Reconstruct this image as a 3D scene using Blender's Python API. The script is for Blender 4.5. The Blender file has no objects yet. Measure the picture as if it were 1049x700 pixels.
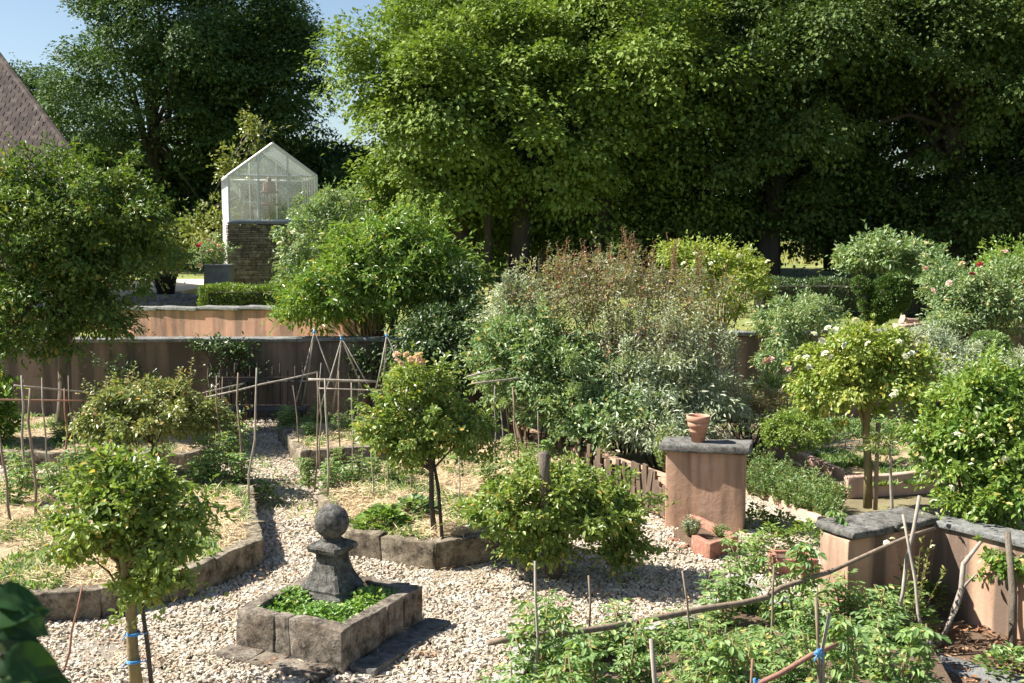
import bpy, bmesh, math, random
import numpy as np
from mathutils import Vector, Matrix, noise

random.seed(7)
C = bpy.data.collections.new('garden'); bpy.context.scene.collection.children.link(C)
SC = bpy.context.scene
rad = math.radians
# ------------------------------------------------------------------ camera
F = 1150.0; CZ = 3.5; PITCH = math.atan(115/1150)
cam = bpy.data.cameras.new('camera'); cam.sensor_width = 36; cam.lens = 36*F/1049
cam.dof.use_dof = True; cam.dof.focus_distance = 12.5; cam.dof.aperture_fstop = 5.6; cam.clip_end = 3000; cam.clip_start = 0.05
co = bpy.data.objects.new('camera', cam); SC.collection.objects.link(co)
co.location = (0, 0, CZ); co.rotation_euler = (math.pi/2-PITCH, 0, 0); SC.camera = co
# ------------------------------------------------------------------ sky + sun
SUN_EL = rad(46); TS = Vector((-1, 0.1, 0)).normalized()
w = bpy.data.worlds.new('World'); SC.world = w; w.use_nodes = True
nt = w.node_tree; bg = nt.nodes['Background']; sky = nt.nodes.new('ShaderNodeTexSky')
sky.sky_type = 'NISHITA'; sky.sun_disc = False; sky.sun_elevation = SUN_EL
sky.sun_rotation = math.atan2(TS.x, TS.y); sky.air_density = 1.0; sky.dust_density = 0.6; sky.ozone_density = 1.2
nt.links.new(sky.outputs[0], bg.inputs[0]); bg.inputs[1].default_value = 0.056
sl = bpy.data.lights.new('sun', 'SUN'); sl.energy = 5.0; sl.angle = rad(0.5); sl.color = (1, .95, .87)
so = bpy.data.objects.new('sun', sl); SC.collection.objects.link(so)
tosun = Vector((TS.x*math.cos(SUN_EL), TS.y*math.cos(SUN_EL), math.sin(SUN_EL)))
so.rotation_euler = tosun.to_track_quat('Z', 'Y').to_euler(); so.location = tosun*60
vs = SC.view_settings; vs.view_transform = 'Standard'; vs.look = 'None'; vs.gamma = 1; vs.use_curve_mapping = False
vs.exposure = 1.38

# ------------------------------------------------------------------ placing helpers
def ray(px, py):
    x = (px-524.5)/F; u = (350-py)/F; c, s = math.cos(PITCH), math.sin(PITCH)
    return Vector((x, c+u*s, -s+u*c))
def at(px, py, z=0.0):
    r = ray(px, py); t = (z-CZ)/r.z; return Vector((r.x*t, r.y*t, z))
def atY(px, py, Y):
    r = ray(px, py); t = Y/r.y; return Vector((r.x*t, Y, CZ+r.z*t))
def blob(px, py, Y, rx, ry, ryd=None):
    c = atY(px, py, Y); k = Y/F
    return (c.x, c.y, c.z, rx*k, (ryd if ryd else rx)*k, ry*k)
# ------------------------------------------------------------------ materials
M = {}
def newmat(name):
    m = bpy.data.materials.new(name); m.use_nodes = True; n = m.node_tree; b = n.nodes['Principled BSDF']
    M[name] = m; return m, n, b
def ramp(n, fac, stops):
    r = n.nodes.new('ShaderNodeValToRGB'); e = r.color_ramp.elements
    while len(e) < len(stops): e.new(0.5)
    for i, (p, c) in enumerate(stops): e[i].position = p; e[i].color = (*c, 1)
    n.links.new(fac, r.inputs[0]); return r.outputs[0]
def tex(n, scale, detail=4, rough=.55, vec=None, coord='Object', sc=None):
    t = n.nodes.new('ShaderNodeTexNoise'); t.inputs['Scale'].default_value = scale
    t.inputs['Detail'].default_value = detail; t.inputs['Roughness'].default_value = rough
    v = n.nodes.new('ShaderNodeNewGeometry').outputs['Position'] if coord == 'World' else n.nodes.new('ShaderNodeTexCoord').outputs[coord]
    if sc:
        mp = n.nodes.new('ShaderNodeMapping'); mp.inputs['Scale'].default_value = sc
        n.links.new(v, mp.inputs[0]); v = mp.outputs[0]
    n.links.new(v, t.inputs['Vector']); return t.outputs[0]
def mix(n, fac, a, b, mode='MIX'):
    m = n.nodes.new('ShaderNodeMix'); m.data_type = 'RGBA'; m.blend_type = mode
    if isinstance(fac, float): m.inputs[0].default_value = fac
    else: n.links.new(fac, m.inputs[0])
    for k, v in ((6, a), (7, b)):
        if isinstance(v, tuple): m.inputs[k].default_value = (*v, 1)
        else: n.links.new(v, m.inputs[k])
    return m.outputs[2]
def bump(n, b, h, strength=.5, dist=.02):
    bp = n.nodes.new('ShaderNodeBump'); bp.inputs['Strength'].default_value = strength
    bp.inputs['Distance'].default_value = dist; n.links.new(h, bp.inputs['Height']); n.links.new(bp.outputs[0], b.inputs['Normal'])
def geo(n): return n.nodes.new('ShaderNodeNewGeometry')
def leafmat(name, c1, c2, c3=None, trans=.32, rough=.42, spec=.5, big=None, ns=1.3, odd=1.0):
    m, n, b = newmat(name)
    g = geo(n); c3 = c3 or c2
    col = ramp(n, g.outputs['Random Per Island'], [(0, c1), (.55, c2), (.93, c3), (.97, (min(c3[0]*(1+.9*odd), .6), c3[1]*1.05, c3[2]))])
    nz = tex(n, ns, 2, .5, coord='World')
    bigc = big or (c3[0]*1.15, c3[1]*1.05, c3[2]*.9)
    f = ramp(n, nz, [(.42, (0, 0, 0)), (.62, (1, 1, 1))])
    col2 = mix(n, .45, col, bigc)
    col = mix(n, f, col, col2)
    n.links.new(col, b.inputs['Base Color']); b.inputs['Roughness'].default_value = rough
    b.inputs['Specular IOR Level'].default_value = spec
    t = n.nodes.new('ShaderNodeBsdfTranslucent'); n.links.new(mix(n, 1.0, col, (1.25, 1.3, .55), 'MULTIPLY'), t.inputs[0])
    s = n.nodes.new('ShaderNodeMixShader'); s.inputs[0].default_value = trans
    n.links.new(b.outputs[0], s.inputs[1]); n.links.new(t.outputs[0], s.inputs[2])
    n.links.new(s.outputs[0], n.nodes['Material Output'].inputs[0]); return m
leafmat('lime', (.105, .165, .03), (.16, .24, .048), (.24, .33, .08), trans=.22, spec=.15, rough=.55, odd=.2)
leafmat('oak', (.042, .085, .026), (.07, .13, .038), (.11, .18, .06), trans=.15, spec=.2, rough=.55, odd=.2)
leafmat('lime_shaded', (.042, .075, .02), (.07, .115, .03), (.11, .165, .045), trans=.15, spec=.15, rough=.55, odd=.2)  # darker copy of the lime leaf: shade of the right-hand trees put into its colour
leafmat('glossy', (.09, .17, .03), (.15, .26, .045), (.25, .36, .09), trans=.32, rough=.38)
leafmat('darkglossy', (.05, .1, .02), (.1, .17, .03), (.17, .25, .06), trans=.28, rough=.45, spec=.35)
leafmat('rose', (.12, .18, .04), (.19, .28, .06), (.28, .36, .1), trans=.34, rough=.4)
leafmat('roseyellow', (.15, .22, .035), (.24, .33, .06), (.38, .44, .12), trans=.35)
leafmat('quince', (0.143, 0.195, 0.058), (0.221, 0.260, 0.091), (0.299, 0.325, 0.130), trans=.28, rough=.4)
leafmat('silver', (.2, .26, .16), (.32, .38, .25), (.48, .53, .4), trans=.22, rough=.45)
leafmat('greygreen', (.12, .2, .08), (.2, .3, .12), (.3, .39, .2), trans=.28)
leafmat('redtip', (.2, .22, .11), (.27, .27, .15), (.32, .2, .13), trans=.3, big=(.26, .3, .15))
leafmat('redshoot', (.17, .09, .06), (.24, .12, .08), (.27, .2, .12), trans=.3)
leafmat('tomato', (.09, .17, .055), (.16, .27, .085), (.28, .4, .14), trans=.33, rough=.55, ns=4)
leafmat('boxwood', (0.097, 0.168, 0.028), (0.166, 0.252, 0.042), (0.236, 0.336, 0.070), trans=.25)
leafmat('yew', (.04, .08, .02), (.06, .11, .03), (.09, .15, .045), trans=.12)
leafmat('sedum', (.1, .2, .04), (.17, .31, .06), (.26, .42, .12), trans=.3)
leafmat('herb', (0.091, 0.182, 0.052), (0.143, 0.247, 0.078), (0.221, 0.325, 0.130), trans=.3)
leafmat('drybrown', (0.260, 0.195, 0.104), (0.364, 0.286, 0.156), (0.260, 0.286, 0.104), trans=.2)
leafmat('yellowleaf', (.1, .15, .03), (.17, .22, .05), (.26, .28, .08), trans=.3, odd=.1)
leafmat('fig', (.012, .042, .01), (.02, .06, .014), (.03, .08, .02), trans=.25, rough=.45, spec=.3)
leafmat('topiaryleaf', (.06, .12, .025), (.09, .16, .035), (.12, .2, .05), trans=.1, spec=.2)
leafmat('drygrass', (.35, .33, .12), (.45, .4, .18), (.3, .36, .12), trans=.25, rough=.7)
leafmat('pinkpetal', (.6, .3, .32), (.75, .5, .48), (.8, .65, .6), trans=.3, big=(.8, .6, .55))
leafmat('whitepetal', (.75, .72, .66), (.8, .78, .74), (.8, .75, .65), trans=.3, big=(.8, .78, .74))
leafmat('redpetal', (.5, .03, .08), (.6, .06, .14), (.7, .15, .25), trans=.3, big=(.6, .06, .14))
leafmat('fruit', (.4, .4, .12), (.48, .46, .16), (.45, .48, .18), trans=0.02, big=(.45, .44, .15))

def simple(name, stops, scale=6, rough=.85, bs=.4, bd=.01, bscale=None, detail=6, island=False, coord='Object', spec=.3, sc=None):
    m, n, b = newmat(name); nz = tex(n, scale, detail, .6, coord=coord, sc=sc)
    col = ramp(n, nz, stops)
    if island:
        g = geo(n); v = ramp(n, g.outputs['Random Per Island'], [(0, (.55, .53, .5)), (1, (1.15, 1.12, 1.08))])
        col = mix(n, 1.0, col, v, 'MULTIPLY')
    n.links.new(col, b.inputs['Base Color']); b.inputs['Roughness'].default_value = rough
    b.inputs['Specular IOR Level'].default_value = spec
    bump(n, b, tex(n, bscale or scale*5, 6, .65, coord=coord, sc=sc), bs, bd); return m
# lichened limestone: warm grey body, pale top patches, blackish lichen blotches
def stone(name, body, pale, dark, s=5, cover=.5):
    m, n, b = newmat(name); c = 'World'
    col = ramp(n, tex(n, s, 6, .6, coord=c), [(.3, body), (.7, pale)])
    blot = ramp(n, tex(n, s*1.9, 10, .78, coord=c), [(cover-.06, (0, 0, 0)), (cover+.14, (1, 1, 1))])
    col = mix(n, blot, col, dark)
    spk = ramp(n, tex(n, s*7, 3, .7, coord=c), [(.58, (0, 0, 0)), (.68, (1, 1, 1))])
    col = mix(n, mix(n, .5, spk, (0, 0, 0)), col, pale)
    n.links.new(col, b.inputs['Base Color']); b.inputs['Roughness'].default_value = .92; b.inputs['Specular IOR Level'].default_value = .15
    bump(n, b, tex(n, s*6, 8, .75, coord=c), 1.0, .035); return m
stone('limestone', (.18, .14, .095), (.44, .38, .28), (.05, .042, .03), 4, .49)
stone('basinstone', (.17, .125, .085), (.42, .37, .3), (.045, .037, .03), 4.2, .485)
stone('darkstone', (.18, .17, .15), (.31, .3, .275), (.06, .057, .05), 6, .5)
stone('finialstone', (.15, .14, .125), (.3, .29, .26), (.04, .038, .035), 8, .47)
stone('coping', (.2, .2, .19), (.33, .33, .31), (.09, .09, .085), 5, .52)
stone('concrete', (.36, .34, .3), (.46, .44, .4), (.2, .19, .17), 3, .62)
def plaster(name, a, b2, streak, str_amt=1.0, pale=(.5, .42, .35)):
    m, n, b = newmat(name); c = 'World'
    col = ramp(n, tex(n, 1.3, 5, .6, coord=c), [(.3, a), (.7, b2)])
    st = tex(n, 1.0, 4, .55, coord=c, sc=(3.2, 3.2, .28))
    f = ramp(n, st, [(.42, (0, 0, 0)), (.6, (str_amt,)*3)])
    col = mix(n, f, col, streak)
    p = ramp(n, tex(n, 3.4, 6, .7, coord=c), [(.6, (0, 0, 0)), (.72, (.55, .55, .55))])
    col = mix(n, p, col, pale)
    gr = ramp(n, tex(n, 11, 5, .75, coord=c), [(.6, (0, 0, 0)), (.7, (.45, .45, .45))])
    col = mix(n, gr, col, streak)
    n.links.new(col, b.inputs['Base Color']); b.inputs['Roughness'].default_value = .9; b.inputs['Specular IOR Level'].default_value = .15
    bump(n, b, tex(n, 16, 8, .7, coord=c), .5, .012); return m
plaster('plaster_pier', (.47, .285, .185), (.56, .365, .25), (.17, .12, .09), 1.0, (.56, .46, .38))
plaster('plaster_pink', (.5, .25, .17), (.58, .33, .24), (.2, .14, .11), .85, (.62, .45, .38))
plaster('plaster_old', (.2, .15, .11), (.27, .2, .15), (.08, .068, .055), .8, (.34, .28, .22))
plaster('plaster_edge', (.5, .32, .24), (.58, .4, .32), (.28, .19, .15), .5)
simple('soil', [(.3, (.1, .065, .04)), (.7, (.19, .13, .085))], 8, bs=.8, bd=.03, coord='World')
simple('bedsoil', [(.32, (.2, .14, .085)), (.5, (.36, .27, .16)), (.68, (.5, .4, .25))], 3.5, bs=.9, bd=.03, coord='World')
simple('garden_ground', [(.3, (.13, .1, .065)), (.55, (.22, .19, .1)), (.75, (.15, .19, .06))], 1.2, bs=.6, bd=.03, coord='World')
simple('gravelbase', [(.35, (.24, .2, .15)), (.7, (.38, .32, .25))], 22, bs=1, bd=.02, coord='World')
simple('lawn', [(.3, (.1, .14, .03)), (.5, (.2, .22, .06)), (.72, (.36, .33, .13))], .35, bs=.3, bd=.03, coord='World', bscale=20)
simple('bark', [(.3, (.1, .08, .06)), (.7, (.2, .165, .125))], 14, bs=.9, bd=.02, sc=(1, 1, .3))
simple('darkbark', [(.3, (.05, .042, .035)), (.7, (.1, .085, .07))], 6, bs=.9, bd=.03, sc=(1, 1, .3))
simple('greenbark', [(.3, (.16, .13, .06)), (.7, (.28, .22, .1))], 12, bs=.5, bd=.01, sc=(1, 1, .4))
simple('stakewood', [(.3, (.15, .11, .08)), (.7, (.32, .24, .17))], 25, bs=.5, bd=.005, sc=(1, 1, .2))
simple('greywood', [(.3, (.2, .17, .14)), (.7, (.42, .37, .3))], 25, bs=.5, bd=.005, sc=(1, 1, .2))
simple('redwood', [(.3, (.22, .11, .08)), (.7, (.36, .19, .13))], 25, bs=.5, bd=.005, sc=(1, 1, .2))
simple('paling', [(.3, (.07, .05, .035)), (.7, (.18, .125, .085))], 12, bs=.5, bd=.006, sc=(1, 1, .2))
simple('terracotta', [(.3, (.38, .18, .11)), (.6, (.5, .27, .18)), (.75, (.52, .38, .3))], 10, bs=.25, bd=.004)
simple('brick', [(.3, (.26, .11, .075)), (.6, (.38, .19, .13)), (.75, (.42, .31, .24))], 16, bs=.8, bd=.01)
simple('tile', [(.3, (.03, .02, .018)), (.5, (.06, .04, .034)), (.72, (.13, .115, .095))], 5, bs=.6, bd=.01, island=True, coord='World')
simple('drystone', [(.3, (.12, .1, .08)), (.55, (.22, .185, .145)), (.75, (.34, .31, .26))], 7, bs=.8, bd=.015, island=True, coord='World')
simple('darkmortar', [(.3, (.05, .042, .035)), (.7, (.09, .075, .06))], 7, coord='World')
simple('pebble', [(.3, (.42, .34, .25)), (.5, (.55, .48, .39)), (.7, (.68, .63, .56))], 5, bs=.2, bd=.004, island=True, coord='World')
simple('straw', [(.3, (.56, .42, .23)), (.7, (.8, .67, .44))], 9, bs=.1, island=True, coord='World')
simple('litter', [(.3, (.22, .11, .06)), (.7, (.4, .24, .14))], 9, bs=.1, island=True, coord='World')
simple('whitepaint', [(.3, (.62, .62, .58)), (.7, (.75, .75, .72))], 3, rough=.5, bs=.05)
simple('blackpot', [(.3, (.015, .015, .016)), (.7, (.03, .03, .032))], 4, rough=.45, bs=.05)
simple('greypot', [(.3, (.12, .12, .12)), (.7, (.2, .2, .2))], 5)
simple('rustmetal', [(.3, (.12, .07, .05)), (.7, (.3, .17, .11))], 9, rough=.6)
simple('darkiron', [(.3, (.03, .03, .03)), (.7, (.09, .08, .075))], 9, rough=.6)
simple('copper', [(.3, (.12, .06, .04)), (.7, (.24, .12, .08))], 9, rough=.5)
simple('bluetwine', [(.3, (.05, .25, .6)), (.7, (.12, .4, .75))], 30, rough=.6)
simple('wire', [(.3, (.35, .36, .36)), (.7, (.5, .5, .5))], 9, rough=.4)
simple('wallpale', [(.3, (.5, .42, .32)), (.7, (.6, .52, .42))], 2, coord='World')
# dusty greenhouse glass: some diffuse film, some sharp reflection, mostly see-through
m, n, b = newmat('glass')
b.inputs['Base Color'].default_value = (.72, .78, .74, 1); b.inputs['Roughness'].default_value = .5
tr = n.nodes.new('ShaderNodeBsdfTransparent'); gl = n.nodes.new('ShaderNodeBsdfGlossy'); gl.inputs['Roughness'].default_value = .05
s1 = n.nodes.new('ShaderNodeMixShader'); s2 = n.nodes.new('ShaderNodeMixShader'); s2.inputs[0].default_value = .1
d = n.nodes.new('ShaderNodeBsdfTranslucent'); d.inputs[0].default_value = (.75, .8, .76, 1)
sd = n.nodes.new('ShaderNodeMixShader'); sd.inputs[0].default_value = .6
n.links.new(b.outputs[0], sd.inputs[1]); n.links.new(d.outputs[0], sd.inputs[2])
f = ramp(n, tex(n, 1.7, 5, .6), [(.35, (.02,)*3), (.7, (.16,)*3)])
n.links.new(f, s1.inputs[0]); n.links.new(tr.outputs[0], s1.inputs[1]); n.links.new(sd.outputs[0], s1.inputs[2])
n.links.new(s1.outputs[0], s2.inputs[1]); n.links.new(gl.outputs[0], s2.inputs[2])
n.links.new(s2.outputs[0], n.nodes['Material Output'].inputs[0])
# milky corrugated sheet of the greenhouse roof
m, n, b = newmat('sheet')
b.inputs['Base Color'].default_value = (.72, .75, .72, 1); b.inputs['Roughness'].default_value = .35
d = n.nodes.new('ShaderNodeBsdfTranslucent'); d.inputs[0].default_value = (.8, .84, .8, 1); tr = n.nodes.new('ShaderNodeBsdfTransparent')
s1 = n.nodes.new('ShaderNodeMixShader'); s2 = n.nodes.new('ShaderNodeMixShader'); s1.inputs[0].default_value = .5; s2.inputs[0].default_value = .6
n.links.new(b.outputs[0], s1.inputs[1]); n.links.new(d.outputs[0], s1.inputs[2])
n.links.new(tr.outputs[0], s2.inputs[1]); n.links.new(s1.outputs[0], s2.inputs[2]); n.links.new(s2.outputs[0], n.nodes['Material Output'].inputs[0])

# ------------------------------------------------------------------ object helpers
def tag(o, label=None, cat=None, group=None, kind=None):
    if label: o['label'] = label
    if cat: o['category'] = cat
    if group: o['group'] = group
    if kind: o['kind'] = kind
    return o
def thing(name, label, cat, loc=(0, 0, 0), group=None, rz=0):
    o = bpy.data.objects.new(name, None); C.objects.link(o); o.location = loc; o.rotation_euler = (0, 0, rz)
    o.empty_display_size = .2
    return tag(o, label, cat, group)
def link(name, me, mat, parent=None, local=False):
    if mat: me.materials.append(M[mat])
    o = bpy.data.objects.new(name, me); C.objects.link(o)
    if parent:
        o.parent = parent
        if not local: # geometry was written in world space
            pm = Matrix.Translation(parent.location) @ Matrix.Rotation(parent.rotation_euler.z, 4, 'Z')
            if parent.parent: pm = parent['_m_'] if '_m_' in parent else Matrix.Identity(4)
            o.matrix_parent_inverse = pm.inverted() if not parent.parent else Matrix.Identity(4)
    return o
def npmesh(name, V, Q, smooth=False):
    V = np.asarray(V, dtype=np.float32); Q = np.asarray(Q, dtype=np.int32); k = Q.shape[1]
    me = bpy.data.meshes.new(name); me.vertices.add(len(V)); me.vertices.foreach_set('co', V.ravel())
    me.loops.add(Q.size); me.loops.foreach_set('vertex_index', Q.ravel())
    me.polygons.add(len(Q)); me.polygons.foreach_set('loop_start', np.arange(0, Q.size, k, dtype=np.int32))
    me.update(calc_edges=True)
    me.polygons.foreach_set('use_smooth', np.full(len(Q), smooth)); return me
class MB:
    def __init__(s): s.v = []; s.f = []
    def add(s, vs, fs):
        b = len(s.v); s.v += [tuple(v) for v in vs]; s.f += [tuple(i+b for i in f) for f in fs]
    def box(s, c, d, rz=0, tilt=None):
        R = Matrix.Rotation(rz, 3, 'Z')
        if tilt: R = R @ tilt
        vs = [R @ Vector((x*d[0]/2, y*d[1]/2, z*d[2]/2))+Vector(c) for x in (-1, 1) for y in (-1, 1) for z in (-1, 1)]
        s.add(vs, [(0, 1, 3, 2), (4, 6, 7, 5), (0, 4, 5, 1), (2, 3, 7, 6), (0, 2, 6, 4), (1, 5, 7, 3)])
    def tube(s, pts, rs, n=6, cap=True):
        pts = [Vector(p) for p in pts]
        if not hasattr(rs, '__len__'): rs = [rs]*len(pts)
        rings = []; up = Vector((.31, .2, .93))
        for i, p in enumerate(pts):
            t = (pts[min(i+1, len(pts)-1)]-pts[max(i-1, 0)]).normalized()
            if abs(t.dot(up)) > .95: up = Vector((.9, .3, .1))
            a = t.cross(up).normalized(); b2 = t.cross(a)
            rings.append([p+(a*math.cos(k*2*math.pi/n)+b2*math.sin(k*2*math.pi/n))*rs[i] for k in range(n)])
        vs = [v for r in rings for v in r]; fs = []
        for i in range(len(pts)-1):
            for k in range(n):
                fs.append((i*n+k, i*n+(k+1) % n, (i+1)*n+(k+1) % n, (i+1)*n+k))
        if cap: fs += [tuple(range(n-1, -1, -1)), tuple(range((len(pts)-1)*n, len(pts)*n))]
        s.add(vs, fs)
    def lathe(s, c, prof, n=20, cap=True):
        vs = [(c[0]+r*math.cos(k*2*math.pi/n), c[1]+r*math.sin(k*2*math.pi/n), c[2]+z) for r, z in prof for k in range(n)]
        fs = [(i*n+k, i*n+(k+1) % n, (i+1)*n+(k+1) % n, (i+1)*n+k) for i in range(len(prof)-1) for k in range(n)]
        if cap: fs += [tuple(range(n-1, -1, -1)), tuple(range((len(prof)-1)*n, len(prof)*n))]
        s.add(vs, fs)
    def prism(s, poly, z0, z1):
        n = len(poly); vs = [(p[0], p[1], z0) for p in poly]+[(p[0], p[1], z1) for p in poly]
        fs = [tuple(range(n-1, -1, -1)), tuple(range(n, 2*n))]+[(i, (i+1) % n, n+(i+1) % n, n+i) for i in range(n)]
        s.add(vs, fs)
    def mesh(s, name, smooth=False):
        me = bpy.data.meshes.new(name); me.from_pydata(s.v, [], s.f); me.update()
        if smooth: me.polygons.foreach_set('use_smooth', [True]*len(me.polygons))
        return me
    def build(s, name, mat, parent=None, smooth=False, local=False): return link(name, s.mesh(name, smooth), mat, parent, local)

def block(name, c, d, rz, mat, parent, seg=3, amp=.012, bev=.02, seed=0, local=False, poly=None, z0=0, z1=1):
    """an irregular, bevelled masonry block"""
    bm = bmesh.new()
    if poly:
        b = [bm.verts.new((p[0], p[1], z0)) for p in poly]; t = [bm.verts.new((p[0], p[1], z1)) for p in poly]; n = len(poly)
        bm.faces.new(b[::-1]); bm.faces.new(t)
        for i in range(n): bm.faces.new((b[i], b[(i+1) % n], t[(i+1) % n], t[i]))
    else:
        bmesh.ops.create_cube(bm, size=1)
        T = Matrix.Translation(c) @ Matrix.Rotation(rz, 4, 'Z') @ Matrix.Diagonal((*d, 1))
        bmesh.ops.transform(bm, matrix=T, verts=bm.verts)
    bmesh.ops.recalc_face_normals(bm, faces=bm.faces)
    bmesh.ops.bevel(bm, geom=bm.edges[:], offset=bev, segments=2, affect='EDGES', profile=.6)
    for _ in range(seg):
        L = [e for e in bm.edges if e.calc_length() > .11]
        if not L: break
        bmesh.ops.subdivide_edges(bm, edges=L, cuts=1, use_grid_fill=True)
    bmesh.ops.triangulate(bm, faces=[f for f in bm.faces if len(f.verts) > 4])
    for v in bm.verts:
        q = v.co*4+Vector((seed*3.1, seed*1.7, 0))
        v.co += Vector((noise.noise(q), noise.noise(q+Vector((9, 0, 0))), noise.noise(q+Vector((0, 9, 0)))))*amp*1.6
        q = v.co*14
        v.co += Vector((noise.noise(q), noise.noise(q+Vector((9, 0, 0))), noise.noise(q+Vector((0, 9, 0)))))*amp*.7
    me = bpy.data.meshes.new(name); bm.to_mesh(me); bm.free()
    me.polygons.foreach_set('use_smooth', [True]*len(me.polygons))
    return link(name, me, mat, parent, local)

def unit(a): return a/np.maximum(np.linalg.norm(a, axis=1, keepdims=True), 1e-6)
def leafarr(P, D, N, L, W, kind='d'):
    """leaves: base points P, directions D, upper-side normals N"""
    D = unit(D); S = unit(np.cross(D, N)); N = np.cross(S, D)
    L = np.asarray(L).reshape(-1, 1)*np.ones((len(P), 1)); W = np.asarray(W).reshape(-1, 1)*np.ones((len(P), 1)); n = len(P); i = np.arange(n)[:, None]
    if kind == 'd':
        V = np.stack([P, P+D*L*.5+S*W*.5+N*W*.12, P+D*L-N*L*.08, P+D*L*.5-S*W*.5+N*W*.12], 1).reshape(-1, 3)
        return V, i*4+np.array([[0, 1, 2, 3]])
    V = np.stack([P, P+D*L*.28+S*W*.42+N*W*.14, P+D*L*.65+S*W*.45+N*W*.12-N*L*.03, P+D*L-N*L*.16,
                  P+D*L*.65-S*W*.45+N*W*.12-N*L*.03, P+D*L*.28-S*W*.42+N*W*.14], 1).reshape(-1, 3)
    Q = np.concatenate([i*6+np.array([[0, 1, 2, 3]]), i*6+np.array([[0, 3, 4, 5]])], 1).reshape(-1, 4)
    return V, Q
def crown(blobs, nc, cr, per, L, W, seed=1, shell=.5, flat=.75, droop=.15, kind='d', low=-.5, upn=.8, wob=.3, fill=.1, spr=.5):
    rng = np.random.default_rng(seed); B = np.array(blobs, dtype=float)
    a = (B[:, 3]*B[:, 4]*B[:, 5])**(2/3); bi = rng.choice(len(B), nc*3, p=a/a.sum())
    u = unit(rng.normal(size=(nc*3, 3))); keep = (u[:, 2] > low) | (rng.random(nc*3) < .25); u = u[keep][:nc]; bi = bi[keep][:nc]; nc = len(u)
    r = 1-(1-shell)*rng.random(nc)**1.3
    ph = B[bi, 0]*1.3
    r *= 1+wob*(np.sin(u[:, 0]*4.1+ph+seed)*np.cos(u[:, 2]*5.3+seed*2+ph)*.6+np.sin(u[:, 1]*7+u[:, 2]*6+seed)*.4)
    r = np.minimum(r, 1.18)
    cc = B[bi, :3]+u*r[:, None]*B[bi, 3:6]
    sz = cr*(.6+.8*rng.random(nc))
    n = nc*per; ci = np.repeat(np.arange(nc), per)
    q = unit(rng.normal(size=(n, 3)))*(rng.random(n)**.33)[:, None]
    q[:, 2] = np.where(rng.random(n) < .72, np.abs(q[:, 2]), q[:, 2])
    off = q*sz[ci][:, None]; off[:, 2] *= flat; off[:, 2] -= .25*cr*(q[:, 0]**2+q[:, 1]**2)
    P = cc[ci]+off; uu = u[ci]
    if fill > 0: # inner leaves so the crown is not a hollow shell
        m = int(n*fill); bj = rng.choice(len(B), m, p=a/a.sum()); w3 = unit(rng.normal(size=(m, 3)))*(rng.random(m)**.4*.75)[:, None]
        P = np.concatenate([P, B[bj, :3]+w3*B[bj, 3:6]]); uu = np.concatenate([uu, w3]); q = np.concatenate([q, w3]); n = len(P)
    D = uu*.5+q*.7+rng.normal(size=(n, 3))*.45; D[:, 2] -= droop+.25
    N = uu*.35+q*.45+rng.normal(size=(n, 3))*.32; N[:, 2] += upn
    s = .5+.8*rng.random(n)
    ns_ = int(nc*spr)
    if ns_: # leafy sprays that stick out of the crown and break its outline
        k8 = 9; si = rng.choice(nc, ns_); sd_ = unit(u[si]+rng.normal(size=(ns_, 3))*.45+np.array([0, 0, .35])); ln = (L*2.2+cr*.9)*(.5+rng.random(ns_))
        tt = (np.arange(k8)+.5)/k8; SP = (cc[si]+u[si]*cr*.4)[:, None]+sd_[:, None]*(ln[:, None]*tt)[..., None]; SP[..., 2] -= (tt**2*ln[:, None])*.25
        SP = SP.reshape(-1, 3); m = len(SP); SD = np.repeat(sd_, k8, 0)*.5+rng.normal(size=(m, 3))*.7; SN = rng.normal(size=(m, 3))*.5; SN[:, 2] += upn
        P = np.concatenate([P, SP]); D = np.concatenate([D, SD]); N = np.concatenate([N, SN]); s = np.concatenate([s, .6+.5*rng.random(m)])
    V, Q = leafarr(P, D, N, L*s, W*s, kind)
    return V, Q, cc
def merge(parts):
    V = []; Q = []; b = 0
    for v, q in parts: V.append(v); Q.append(q+b); b += len(v)
    return np.concatenate(V), np.concatenate(Q)
def inpoly(P, poly):
    x, y = P[:, 0], P[:, 1]; r = np.zeros(len(P), bool); n = len(poly)
    for i in range(n):
        x1, y1 = poly[i][0], poly[i][1]; x2, y2 = poly[(i+1) % n][0], poly[(i+1) % n][1]
        if y1 == y2: continue
        c = ((y1 > y) != (y2 > y)) & (x < (x2-x1)*(y-y1)/(y2-y1)+x1); r ^= c
    return r
def sample(poly, n, rng):
    A = np.array([[p[0], p[1]] for p in poly]); lo, hi = A.min(0), A.max(0)
    P = lo+rng.random((n*4, 2))*(hi-lo); return P[inpoly(P, poly)][:n]
def branches(base, top, tips, r0, r1, rb, seed=1, lean=.0):
    rg = random.Random(seed); mb = MB(); base = Vector(base); top = Vector(top)
    pts = [base.lerp(top, t)+Vector((rg.uniform(-1, 1), rg.uniform(-1, 1), 0))*r0*.5*(0 < t < 1) for t in (0, .3, .6, .85, 1)]
    mb.tube(pts, [r0*1.15, r0, r0*.9, r0*.6+r1*.4, r1], 8)
    for t in tips:
        t = Vector(t); s = pts[rg.choice((2, 3, 4, 4))]; mid = s.lerp(t, .5)+Vector((rg.uniform(-.1, .1), rg.uniform(-.1, .1), rg.uniform(0, .15)))*(t-s).length
        mb.tube([s, mid, t], [rb, rb*.65, rb*.25], 5)
    return mb

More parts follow.
